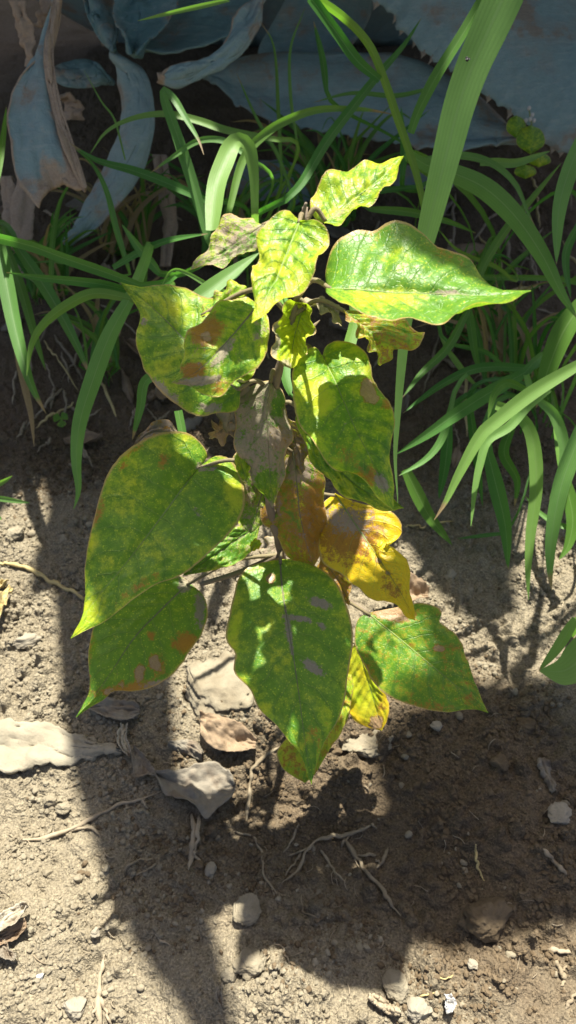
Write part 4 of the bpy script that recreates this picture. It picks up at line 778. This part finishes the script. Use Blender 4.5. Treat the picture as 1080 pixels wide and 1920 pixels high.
def rock(seed, sub=3, rough=0.35, cuts=7):
    r_ = np.random.default_rng(seed); v, f = (I1, I2, I3, I4)[sub-1]; v = v.copy()
    for k in range(cuts):                               # chip flat facets off
        d = r_.normal(size=3); d /= np.linalg.norm(d); lim = r_.uniform(0.55, 0.88); h = v@d; v -= np.outer(np.clip(h-lim, 0, 9)*0.92, d)
    nz = vnoise(v[:, 0]*1.8+seed, v[:, 1]*1.8+v[:, 2]*1.3+seed, 61)*rough+vnoise(v[:, 0]*5+seed, v[:, 1]*5+v[:, 2]*4, 62)*rough*0.4+vnoise(v[:, 0]*11+seed, v[:, 1]*11+v[:, 2]*9, 63)*rough*0.3+vnoise(v[:, 0]*25+seed, v[:, 1]*25+v[:, 2]*21, 64)*rough*0.2
    return v*(1+nz)[:, None], f
def put_rock(name, label, cat, px, py, wpx, ratio=(1, 0.8, 0.6), mat=None, seed=1, rot=0.0, sink=0.3, group=None, rough=0.35):
    g = G(px, py); d = gd(px, py); r = wpx*d/F/2; v, f = rock(seed, 4, rough)
    v = v*np.array(ratio)*r; c, s = math.cos(rot), math.sin(rot); v = np.stack((v[:, 0]*c-v[:, 1]*s, v[:, 0]*s+v[:, 1]*c, v[:, 2]), 1)
    o = mesh_obj(name, v, f, mat or M_CLOD); o.location = Vector(g+np.array((0, 0, r*ratio[2]*(1-2*sink)))); return tag(o, label, cat, group)
put_rock('stone', 'largest brown angular stone on the dark soil at the right', 'stone', 910, 1722, 84, (1, 0.85, 0.75), M_CLODD, 3, 0.3, 0.22)
put_rock('clod', 'dark clod tucked against the left of the largest stone', 'clod', 872, 1728, 44, (0.8, 1, 0.5), M_CLODD, 5)
put_rock('clod', 'tan clod with a lit side beside the shadow edge at bottom', 'clod', 470, 1812, 62, (1, 0.9, 0.6), M_CLOD, 7, 0.5)
put_rock('clod', 'small rounded clod left of the lit tan clod', 'clod', 431, 1828, 30, (1, 1, 0.8), M_CLOD, 9)
put_rock('clod', 'flat pale crust above the lit tan clod', 'clod', 462, 1705, 56, (1, 0.9, 0.35), M_CLOD, 31)
put_rock('clod', 'broken clod leaning on the pale stone at the bottom', 'clod', 742, 1852, 58, (0.9, 1, 0.6), M_CLOD, 11, 0.2)
put_rock('stone', 'pale rounded stone at the bottom beside the white scrap', 'stone', 784, 1893, 46, (1, 0.95, 0.75), M_STONE, 13, 0, 0.3, rough=0.3)
put_rock('stone', 'pale rounded stone near the lower left corner', 'stone', 141, 1892, 46, (1, 0.85, 0.7), M_STONE, 15, 0.2, 0.3, rough=0.3)
put_rock('stone', 'small pale stone right of the lower left stone', 'stone', 180, 1749, 20, (1, 0.9, 0.7), M_STONE, 17, 0, 0.3, rough=0.3)
put_rock('stone', 'tiny white pebble above the lower left stone', 'stone', 75, 1831, 15, (1, 0.9, 0.8), M_WHITE, 19, 0, 0.3, rough=0.3)
put_rock('clod', 'round clod beside the long root in the sun at left', 'clod', 120, 1517, 28, (1, 0.9, 0.8), M_CLOD, 21)
put_rock('clod', 'lumpy pale clod above the round one at left', 'clod', 96, 1502, 30, (1, 0.8, 0.6), M_CLOD, 23)
put_rock('stone', 'white chip at the foot of the dry twig', 'stone', 396, 1632, 27, (0.9, 1, 0.7), M_STONE, 25, 0, 0.2, rough=0.2)
put_rock('clod', 'greyish clod left of the white chip', 'clod', 373, 1622, 24, (1, 0.8, 0.7), M_CLODD, 27)
put_rock('clod', 'pale crumbling clod at the right edge in shade', 'clod', 1047, 1532, 50, (1, 0.9, 0.5), M_STONE, 29, 0.6)
put_rock('stone', 'round pebble on the bright flat slab at left', 'stone', 55, 1352, 28, (1, 0.9, 0.8), M_CLOD, 33, 0, 0.3, rough=0.3)
put_rock('stone', 'flat pale wedge stone at the left edge', 'stone', 42, 1203, 62, (1, 0.5, 0.35), M_STONE, 35, 0.25, 0.3, rough=0.3)
put_rock('stone', 'pale stone high on the soil at the left edge', 'stone', 30, 1000, 30, (1, 0.9, 0.6), M_CLOD, 37)
put_rock('clod', 'largest tan clod, lying beside the bottom leaf', 'clod', 412, 1300, 165, (1.0, 0.95, 0.30), M_CLOD, 39, 0.4, 0.42, rough=0.55)
put_rock('stone', 'pale stone in the shade below the yellow leaf tip', 'stone', 843, 1082, 24, (1, 0.9, 0.7), M_STONE, 43, 0, 0.2)
put_rock('clod', 'sunlit lump below the small yellow leaf', 'clod', 690, 1395, 78, (1, 0.7, 0.32), M_CLOD, 45, 0.1, 0.42, rough=0.6)
put_rock('clod', 'pale chip beside the crust above the basin rim', 'clod', 820, 1362, 26, (1, 0.8, 0.5), M_STONE, 47)
put_rock('clod', 'yellowish crumb at the bottom right of the basin', 'clod', 887, 1809, 24, (1, 0.8, 0.5), M_STONE, 49)
put_rock('clod', 'dark clod in the middle of the right hand soil', 'clod', 935, 1430, 36, (1, 0.9, 0.6), M_CLODD, 51)
put_rock('clod', 'dark lump between the lower right leaf and the edge', 'clod', 985, 1360, 40, (1, 0.9, 0.5), M_CLODD, 53)

def strip_thing(name, label, cat, mid, left, right, lift, mat, thick=0.0006, bend=0.004, seed=1, n=40, m=25, jag=2.5, rise=(0, 0)):
    M_ = resample(mid, n); L_ = resample(left, n); R_ = resample(right, n); t = np.linspace(0, 1, n); s = np.linspace(-1, 1, m)
    for E, sd in ((L_, 1), (R_, 2)):
        nz = vnoise(t*13, t*0+sd+seed*3.3, 31)+0.6*vnoise(t*31, t*0+sd+seed*7.1, 33); o_ = E-M_; E += o_/(np.linalg.norm(o_, axis=1)[:, None]+1e-6)*nz[:, None]*jag
    c0 = G(*mid[len(mid)//2]); dd = float(np.dot(c0-CP, FW))
    g = np.zeros((n, m, 3))
    for i in range(n):
        for j in range(m):
            a = abs(s[j]); q = M_[i]*(1-a)+(L_[i] if s[j] < 0 else R_[i])*a
            p = P(q[0], q[1], 1.0)-CP; p = CP+p*((c0[2]-CH)/p[2]); 
            g[i, j] = p+np.array((0, 0, max(hz(p[0], p[1])-c0[2], -0.002)*0.7+lift))
    S, T = np.meshgrid(s, t)
    g[..., 2] += bend*S**2+rise[0]*np.clip(-S, 0, 1)+rise[1]*np.clip(S, 0, 1)+0.006*vnoise(T*3+seed, S*1.5+seed, 71)+0.0026*vnoise(T*9+seed, S*4+seed, 72)+0.0014*vnoise(T*24+seed, S*10+seed, 73)-0.0010*np.exp(-(S/0.07)**2)+0.0007*np.abs(np.sin(np.pi*9*(T-0.3*np.abs(S))))
    v, f = shell(g, thick); o = mesh_obj(name, v-c0, f, mat); o.location = Vector(c0); return tag(o, label, cat)
strip_thing('dry_leaf', 'grey curled dry leaf with one sunlit corner on the soil', 'dry leaf', [(298, 1468), (345, 1482), (395, 1488), (442, 1482)], [(298, 1466), (350, 1458), (400, 1446), (430, 1458), (443, 1482)], [(298, 1470), (318, 1508), (352, 1513), (374, 1528), (390, 1545), (412, 1522), (436, 1506), (443, 1484)], 0.012, M_DRY, bend=0.004, seed=3)
strip_thing('dry_leaf', 'ragged dry leaf scrap left of the curled grey leaf', 'dry leaf', [(252, 1412), (265, 1435), (280, 1452), (296, 1466)], [(250, 1412), (252, 1440), (256, 1466), (280, 1462), (296, 1468)], [(256, 1410), (274, 1425), (288, 1445), (298, 1464)], 0.008, M_DRY, seed=5, jag=4)
strip_thing('dry_leaf', 'bright flat slab of dry agave leaf in the sun at left', 'dry leaf', [(-20, 1400), (60, 1402), (140, 1408), (232, 1416)], [(-20, 1350), (40, 1360), (100, 1366), (180, 1394), (232, 1412)], [(-20, 1455), (60, 1445), (140, 1432), (200, 1418), (232, 1418)], 0.004, M_SLAB, thick=0.005, bend=-0.001, seed=7, rise=(0.002, 0), jag=10)
strip_thing('dry_leaf', 'shaded grey dry leaf strip above the bright slab', 'dry leaf', [(165, 1330), (200, 1332), (235, 1335), (265, 1338)], [(165, 1326), (200, 1318), (240, 1322), (265, 1330)], [(165, 1334), (200, 1350), (235, 1358), (265, 1345)], 0.006, M_DRY, seed=9)
strip_thing('dry_leaf', 'silvery curled dry leaf stub in the dark soil', 'dry leaf', [(316, 1396), (340, 1400), (362, 1406), (380, 1418)], [(316, 1392), (345, 1390), (370, 1395), (382, 1410)], [(316, 1400), (335, 1408), (360, 1418), (378, 1428)], 0.006, M_DRY, bend=-0.006, seed=11)
strip_thing('dry_leaf', 'narrow pale curl standing left of the ragged scrap', 'dry leaf', [(238, 1366), (232, 1388), (236, 1408), (246, 1424)], [(232, 1366), (224, 1388), (228, 1410), (242, 1426)], [(244, 1366), (240, 1388), (246, 1406), (250, 1420)], 0.007, M_PALE, bend=0.004, seed=13)
strip_thing('dry_leaf', 'brown dry leaf flake leaning on the large tan clod', 'dry leaf', [(378, 1365), (410, 1380), (445, 1392), (480, 1400)], [(378, 1352), (415, 1358), (455, 1372), (482, 1392)], [(378, 1390), (400, 1412), (440, 1416), (480, 1410)], 0.006, M_DRYBROWN, thick=0.0008, bend=0.003, seed=15, rise=(0.003, 0))
strip_thing('husk', 'white edged pale husk at the left edge of the soil', 'husk', [(-12, 1752), (10, 1738), (32, 1722), (58, 1704)], [(-12, 1735), (10, 1722), (35, 1706), (58, 1700)], [(-12, 1762), (15, 1752), (40, 1738), (60, 1708)], 0.010, M_PALE, bend=0.006, seed=17)
strip_thing('husk', 'brown lower husk piece under the white edged one', 'husk', [(-12, 1768), (10, 1762), (30, 1752), (56, 1738)], [(-12, 1758), (10, 1752), (35, 1740), (54, 1728)], [(-12, 1780), (12, 1774), (36, 1764), (56, 1744)], 0.005, M_DRYBROWN, bend=0.004, seed=19)
strip_thing('husk', 'ragged grey husk hanging near the left edge', 'husk', [(-8, 1766), (8, 1778), (20, 1792), (32, 1806)], [(-8, 1776), (2, 1792), (14, 1800), (30, 1808)], [(-2, 1760), (14, 1766), (24, 1784), (38, 1796)], 0.005, M_DRY, seed=21, jag=5)
strip_thing('bark_chip', 'flat wood chip under the broken bottom clod', 'bark chip', [(690, 1870), (710, 1882), (730, 1894), (748, 1902)], [(690, 1866), (715, 1874), (735, 1886), (750, 1898)], [(688, 1876), (704, 1890), (724, 1902), (746, 1906)], 0.006, M_TWIG, thick=0.002, bend=0.0, seed=23, jag=1)
strip_thing('white_scrap', 'crumpled bright white scrap at the bottom', 'scrap', [(832, 1868), (838, 1880), (840, 1892), (838, 1903)], [(828, 1868), (832, 1880), (830, 1890), (834, 1903)], [(842, 1866), (848, 1878), (852, 1886), (842, 1902)], 0.005, M_WHITE, bend=0.006, seed=25, jag=4)
strip_thing('husk', 'curled pale root husk at the right in shade', 'husk', [(1010, 1425), (1020, 1445), (1030, 1465), (1036, 1488)], [(1004, 1428), (1008, 1448), (1022, 1470), (1032, 1490)], [(1022, 1422), (1034, 1440), (1036, 1462), (1040, 1486)], 0.005, M_DRY, bend=-0.005, seed=27, jag=4)
strip_thing('dry_leaf', 'feathery grey scrap in the shadow near the bottom', 'dry leaf', [(414, 1846), (411, 1860), (412, 1874), (416, 1890)], [(410, 1846), (406, 1862), (408, 1876), (416, 1890)], [(420, 1844), (416, 1860), (417, 1874), (418, 1888)], 0.004, M_DRY, seed=29, n=18, m=9)
strip_thing('dry_leaf', 'crumpled brown dry leaf behind the lower right leaf', 'dry leaf', [(700, 1130), (735, 1135), (765, 1140), (795, 1150)], [(700, 1120), (735, 1118), (770, 1124), (795, 1140)], [(700, 1145), (735, 1160), (765, 1165), (795, 1160)], 0.030, M_DRYBROWN, seed=31, bend=0.01, jag=4)
strip_thing('dry_leaf', 'yellow dead grass scrap at the left edge in the sun', 'dry leaf', [(-10, 1175), (5, 1150), (15, 1130), (24, 1108)], [(-14, 1170), (0, 1148), (10, 1126), (22, 1106)], [(-2, 1178), (12, 1154), (20, 1132), (27, 1110)], 0.006, M_STRAW, seed=33, jag=1)
strip_thing('dry_leaf', 'short yellow straw scrap above the dead grass scrap', 'dry leaf', [(-10, 1112), (0, 1108), (10, 1103), (20, 1096)], [(-10, 1107), (0, 1102), (10, 1097), (20, 1094)], [(-10, 1117), (0, 1114), (10, 1108), (21, 1099)], 0.005, M_STRAW, seed=35, jag=1)

def root_thing(name, label, cat, paths, mat, lift=0.002, group=None):
    parts = []; o0 = G(*paths[0][0][0])
    for pts, w0, w1 in paths:
        nq = max(14, len(pts)*9); q = resample(pts, nq); tt = np.linspace(0, 1, nq); sd_ = rr.uniform(0, 90)
        q = q+np.stack((vnoise(tt*nq/4+sd_, tt*0+3, 81), vnoise(tt*nq/4+sd_, tt*0+9, 82)), 1)*np.sin(np.pi*tt)[:, None]*4.5
        q3 = np.array([G(x, y) for x, y in q])
        for _ in range(4): q3[1:-1, 2] = np.maximum(q3[1:-1, 2]-0.0004, (q3[:-2, 2]+q3[2:, 2])/2)
        d = float(np.dot(q3[len(q3)//2]-CP, FW)); r_ = np.linspace(w0, w1, nq)*d/F/2*(1+0.5*vnoise(tt*nq/2.5+sd_, tt*0+5, 83)+0.5*vnoise(tt*nq/7+sd_, tt*0+6, 84))*(0.35+0.65*np.clip(np.minimum(tt, 1-tt)*7, 0, 1))
        q3[:, 2] += r_*0.35+lift*(np.sin(np.linspace(0.3, 2.8, nq))*0.6+0.8*vnoise(tt*3+sd_, tt*0+7, 85)); parts.append(tube(q3, r_, 7))
    v, f = join(parts); o = mesh_obj(name, v-o0, f, mat); o.location = Vector(o0); return tag(o, label, cat, group)
root_thing('root', 'long pale root lying from sun into shadow toward the curled grey leaf', 'root', [([(36, 1575), (80, 1573), (150, 1548), (215, 1515), (270, 1498), (302, 1484)], 8, 6), ([(268, 1498), (272, 1512), (278, 1516)], 6, 4)], M_TWIG, 0.004)
root_thing('root', 'short bent root just below the long pale root', 'root', [([(128, 1562), (150, 1554), (172, 1554), (190, 1570)], 6, 5)], M_TWIG, 0.003)
root_thing('twig', 'looped thin twig on the shaded soil left of centre', 'twig', [([(232, 1650), (242, 1625), (268, 1614), (296, 1611)], 4, 4), ([(296, 1611), (280, 1632), (258, 1642), (232, 1650)], 4, 3), ([(276, 1613), (274, 1596)], 3, 2)], M_ROOT, 0.004)
root_thing('root', 'arched root curving left in the middle of the basin', 'root', [([(528, 1657), (558, 1632), (578, 1592), (600, 1574), (650, 1568), (697, 1547)], 6, 8), ([(655, 1568), (645, 1580), (640, 1590)], 5, 4), ([(697, 1547), (706, 1556)], 6, 2), ([(578, 1592), (560, 1600), (540, 1605)], 5, 3)], M_ROOT, 0.006)
root_thing('root', 'thick root running down to the right from the basin', 'root', [([(645, 1574), (665, 1604), (690, 1640), (715, 1668), (735, 1700), (752, 1718)], 9, 6), ([(665, 1604), (680, 1606), (705, 1604)], 5, 6)], M_ROOT, 0.004)
root_thing('root', 'short root left of the thick running root', 'root', [([(600, 1594), (615, 1618), (632, 1640), (648, 1655)], 7, 4)], M_ROOT, 0.003)
root_thing('root', 'forked root stub right of the thick running root', 'root', [([(728, 1590), (720, 1610), (706, 1628)], 6, 7), ([(712, 1618), (704, 1612)], 4, 3)], M_ROOT, 0.004)
root_thing('root', 'thin branching root left of the arched root', 'root', [([(430, 1555), (455, 1565), (478, 1572), (492, 1605), (494, 1640), (520, 1678)], 5, 4), ([(500, 1650), (498, 1668)], 3, 2), ([(510, 1660), (514, 1682)], 3, 2)], M_ROOT, 0.003)
root_thing('root', 'old root curving down from the plant foot', 'root', [([(525, 1400), (495, 1420), (472, 1450), (466, 1500), (462, 1545)], 9, 7)], M_ROOT, 0.003)
root_thing('root', 'fine forked roots beside the arched root', 'root', [([(565, 1600), (545, 1630), (530, 1650)], 6, 3), ([(560, 1545), (545, 1580), (530, 1600)], 5, 3)], M_ROOT, 0.003)
root_thing('twig', 'split dry twig standing below the curled grey leaf', 'twig', [([(360, 1528), (364, 1565), (360, 1600), (354, 1632)], 13, 7), ([(374, 1532), (372, 1570), (364, 1600)], 8, 5), ([(360, 1595), (372, 1612), (380, 1620)], 6, 4)], M_TWIG, 0.004)
root_thing('twig', 'straight short twig near the right edge', 'twig', [([(1018, 1592), (1040, 1618), (1062, 1641)], 9, 9)], M_TWIG, 0.002)
root_thing('twig', 'thin curved straw coloured twig in the right hand soil', 'twig', [([(892, 1583), (892, 1612), (898, 1636), (908, 1652)], 6, 4)], M_STRAW, 0.003)
root_thing('twig', 'pale splintered twig rising from the bottom left', 'twig', [([(196, 1790), (190, 1830), (186, 1870), (190, 1925)], 7, 15), ([(190, 1870), (200, 1900), (212, 1925)], 7, 5), ([(186, 1880), (175, 1905), (168, 1925)], 6, 4), ([(192, 1810), (200, 1800)], 4, 3)], M_TWIG, 0.004)
root_thing('straw', 'yellow straw lying from the left edge toward the largest leaf', 'straw', [([(-10, 1055), (40, 1065), (90, 1088), (130, 1108), (165, 1122)], 9, 7)], M_STRAW, 0.004)
root_thing('twig', 'white hooked rootlet on the shadow near the bottom', 'twig', [([(290, 1751), (302, 1762), (312, 1770), (322, 1774)], 4, 3)], M_TWIG, 0.002)
root_thing('root', 'thin fork of rootlets right of the lit tan clod', 'root', [([(515, 1770), (528, 1776), (536, 1792), (542, 1806)], 4, 3)], M_TWIG, 0.003)
root_thing('twig', 'thin twig with hooks below the basin', 'twig', [([(565, 1678), (566, 1705), (580, 1715), (596, 1722)], 4, 3)], M_ROOT, 0.003)
root_thing('twig', 'pale flat twig at the lower right edge', 'twig', [([(1028, 1781), (1048, 1784), (1070, 1786)], 9, 8)], M_TWIG, 0.002)
root_thing('twig', 'bleached twig leaving the lower right corner', 'twig', [([(1060, 1892), (1070, 1875), (1090, 1850)], 6, 8)], M_TWIG, 0.002)
root_thing('root', 'matted rootlets near the bottom right edge', 'root', [([(1040, 1800), (1050, 1820), (1058, 1838)], 8, 10), ([(1050, 1822), (1062, 1812)], 5, 4), ([(1058, 1838), (1050, 1850)], 6, 4)], M_ROOT, 0.003)
root_thing('root', 'thin looped rootlets by the bottom pale stone', 'root', [([(785, 1870), (800, 1866), (818, 1860)], 3, 3), ([(820, 1830), (835, 1838), (850, 1828)], 3, 3)], M_STRAW, 0.003)
root_thing('root', 'straw rootlet lying behind the yellow leaf on the shaded soil', 'root', [([(760, 990), (800, 985), (850, 978)], 5, 4)], M_STRAW, 0.003)
root_thing('stalk', 'tan stalk crossing under the right hand grass', 'stalk', [([(820, 612), (890, 590), (960, 560), (1010, 545)], 11, 9)], M_STRAW, 0.02)

# dry stalks and litter in the shade under the grass
lr = random.Random(23)
for k in range(120):
    side = lr.random()
    x = lr.uniform(-20, 480) if side < 0.55 else lr.uniform(640, 1080); y = lr.uniform(330, 880) if x < 480 else lr.uniform(330, 780); L = lr.uniform(40, 150); a = lr.uniform(0.6, 2.5)
    pts = [(x+math.cos(a)*L*t+lr.uniform(-4, 4), y+math.sin(a)*L*t*0.8+lr.uniform(-3, 3)) for t in (0, 0.33, 0.66, 1)]
    pts = [(px_, min(py_, 960)) for px_, py_ in pts]
    root_thing('dry_stalk', 'dry tan stalk in the shaded litter under the '+('left' if x < 480 else 'right')+' hand grass', 'stalk', [(pts, lr.uniform(3, 8), lr.uniform(2, 5))], lr.choice((M_ROOT, M_TWIG, M_STRAW, M_ROOT)), lr.uniform(0.004, 0.03), 'dry stalks under the '+('left' if x < 480 else 'right')+' grass')
for k in range(26):
    x = lr.uniform(0, 470) if k % 2 else lr.uniform(620, 1060); y = lr.uniform(380, 860); a = lr.uniform(0, 6.28); L = lr.uniform(22, 48); w_ = L*lr.uniform(0.2, 0.4)
    ux, uy = math.cos(a), math.sin(a)*0.7; md = [(x+ux*L*t, y+uy*L*t) for t in (-1, -0.3, 0.3, 1)]; lf_ = [md[0]]+[(x+ux*L*t-uy*w_, y+uy*L*t+ux*w_) for t in (-0.4, 0.3)]+[md[3]]; rg = [md[0]]+[(x+ux*L*t+uy*w_, y+uy*L*t-ux*w_) for t in (-0.4, 0.3)]+[md[3]]
    o = strip_thing('dry_leaf', 'dead leaf lying in the shaded litter under the '+('left' if x < 480 else 'right')+' hand grass', 'dry leaf', md, lf_, rg, 0.008, lr.choice((M_DRY, M_DRYBROWN, M_DRYBROWN)), seed=100+k, n=14, m=9, bend=lr.uniform(-0.008, 0.01)); o['group'] = 'dead leaves under the '+('left' if x < 480 else 'right')+' grass'

# small weed with white buds at the top right, and a seedling at the left
wp = G(985, 330); weed = thing('weed', 'small round leaved weed with tiny white buds below the toothed agave leaf', 'weed', wp)
tops = P(988, 240, 0.92); v, f = tube(resample([wp, (wp+tops)/2+np.array((0.01, 0, 0.01)), P(992, 205, 0.92)], 16), np.linspace(0.0016, 0.0008, 16), 6); mesh_obj('stem', v, f, M_RIB, weed)
for (x, y, rx, ry) in ((995, 262, 26, 28), (968, 238, 18, 22), (1010, 300, 22, 14), (985, 322, 20, 14)):
    pts = [(x, y+ry), (x, y), (x, y-ry)]; g, S, T, px = leaf_grid(pts, [(x, y+ry), (x-rx, y+ry*0.3), (x-rx*0.8, y-ry*0.6), (x, y-ry)], [(x, y+ry), (x+rx, y+ry*0.3), (x+rx*0.8, y-ry*0.6), (x, y-ry)], 0.915, 0.905, 0.006, 0.006, n=20, m=13)
    at = np.zeros(g.shape[:2]+(4,)); at[..., 0] = 0.35; at[..., 3] = 0.05; mesh_obj('leaf', g.reshape(-1, 3), grid_faces(20, 13), M_LEAF, weed, uv=np.stack(((S+1)/2, T), -1).reshape(-1, 2), attr=at.reshape(-1, 4))
for (x, y) in ((992, 203), (998, 216), (994, 224), (986, 226), (1001, 226)):
    v, f = blob(P(x, y, 0.915), 0.0024, 0.0024, 0.003); mesh_obj('bud', v, f, M_WHITE, weed)
wp = G(118, 800); seed_ = thing('seedling', 'tiny pale green lobed seedling on shaded soil at the left', 'seedling', wp)
v, f = tube(resample([wp, wp+np.array((0.002, 0, 0.01)), wp+np.array((0, 0, 0.018))], 8), np.linspace(0.001, 0.0007, 8), 6); mesh_obj('stem', v, f, M_RIB, seed_)
dw = float(np.dot(wp+np.array((0, 0, 0.018))-CP, FW))
for (x, y, a) in ((105, 782, 200), (122, 776, 320), (118, 795, 80)):
    c_, s_ = math.cos(R(a)), math.sin(R(a)); L = 16; c0 = (114, 786); md = [c0, (c0[0]+c_*L*0.5, c0[1]+s_*L*0.5), (c0[0]+c_*L, c0[1]+s_*L)]
    g, S, T, px = leaf_grid(md, [c0, (c0[0]+c_*L*0.6-s_*9, c0[1]+s_*L*0.6+c_*9), md[2]], [c0, (c0[0]+c_*L*0.6+s_*9, c0[1]+s_*L*0.6-c_*9), md[2]], dw, dw-0.003, n=14, m=9)
    at = np.zeros(g.shape[:2]+(4,)); at[..., 0] = 0.2; at[..., 3] = 0.2; mesh_obj('leaf', g.reshape(-1, 3), grid_faces(14, 9), M_LEAF, seed_, uv=np.stack(((S+1)/2, T), -1).reshape(-1, 2), attr=at.reshape(-1, 4))

# loose pebbles and clods: one by one, sharing a few meshes
protos = []
for k in range(10):
    v, f = rock(200+k, 2, 0.34); me = mesh_obj('clod', v*np.array((1, rng.uniform(0.75, 1), rng.uniform(0.6, 0.85))), f, (M_CLOD, M_CLOD, M_CLODD, M_CLOD, M_CLOD)[k % 5]); protos.append(me)
for o in protos: C.objects.unlink(o)
n_c = 0
for k in range(900):
    if n_c >= 235: break
    x, y = rng.uniform(5, 1075), rng.uniform(980, 1915)
    if vnoise(np.array([x/90]), np.array([y/90]), 77)[0] < -0.05: continue
    if 420 < x < 760 and y < 1380: continue
    o = protos[int(rng.integers(10))].copy(); C.objects.link(o); wpx = 6+14*rng.random()**2.6
    g = G(x, y); r = wpx*gd(x, y)/F/2; o.location = Vector(g+np.array((0, 0, r*0.25))); o.scale = (r, r, r); o.rotation_euler = (rng.uniform(-0.4, 0.4), rng.uniform(-0.4, 0.4), rng.uniform(0, 6.28))
    reg = ('sunlit soil at the left', 'sunlit clods at the left') if x < 150+max(0, y-1500)*0.45 and y > 950 else ('shaded soil strip on the left', 'clods in the left shadow strip') if x < 400 and y > 1250 else ('dark basin below the poinsettia', 'clods in the planting basin') if y < 1720 and x < 760 else ('sunlit soil along the bottom', 'sunlit clods along the bottom') if y > 1700 and x < 760 else ('dark soil on the right', 'clods in the right hand shade') if y > 1280 else ('dappled soil under the right hand grass', 'clods under the right hand grass')
    tag(o, 'small loose soil clod on the '+reg[0], 'clod', reg[1]); n_c += 1
# uncountable crumbs; the dark copy follows damp and painted shade in the soil
v0, f0 = I0; f0 = np.array(f0); Vs = []; Vd = []
for k in range(46000):
    x, y = rng.uniform(-0.34, 0.34), rng.uniform(0.03, 0.72)
    if vnoise(np.array([x*22]), np.array([y*22]), 91)[0]+0.5*vnoise(np.array([x*70]), np.array([y*70]), 92)[0] < -0.05: continue
    r = 0.0006+0.0026*rng.random()**3.4; q = v0*(1+rng.normal(0, 0.18, (12, 1)))*r*np.array((1, rng.uniform(0.7, 1), rng.uniform(0.6, 0.95)))
    a = rng.uniform(0, 6.28); c_, s_ = math.cos(a), math.sin(a); q = np.stack((q[:, 0]*c_-q[:, 1]*s_, q[:, 0]*s_+q[:, 1]*c_, q[:, 2]), 1)+np.array((x, y, hz(x, y)+r*0.35)); (Vd if wet_shade[np.searchsorted(gx, x)-1, np.searchsorted(gy, y)-1]+rng.uniform(-0.2, 0.2) > 0.34 else Vs).append(q)
for vv_, mt, lb in ((Vs, M_CLOD, 'fine pale dry soil crumbs strewn over the bare ground'), (Vd, M_CLODD, 'fine dark brown soil crumbs strewn over the damp and shade-darkened ground')):
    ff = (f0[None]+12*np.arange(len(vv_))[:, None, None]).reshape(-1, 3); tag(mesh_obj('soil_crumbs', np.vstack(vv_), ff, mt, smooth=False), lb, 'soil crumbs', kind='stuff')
# hair-thin root fibres
parts = []
for k in range(170):
    x, y = rng.uniform(10, 1070), rng.uniform(1000, 1900); a = rng.uniform(0, 6.28); L = rng.uniform(10, 32); b_ = rng.uniform(-0.9, 0.9); q = []
    for t in np.linspace(0, 1, 7): q.append(G(x, y, 0.0008+0.0015*math.sin(t*3.1))); x += math.cos(a)*L/6; y += math.sin(a)*L/6; a += b_/3+rng.uniform(-0.3, 0.3)
    parts.append(tube(q, rng.uniform(0.00022, 0.0005), 4))
v, f = join(parts); tag(mesh_obj('root_fibres', v, f, M_TWIG), 'hair thin pale root fibres scattered in the soil', 'root fibres', kind='stuff')
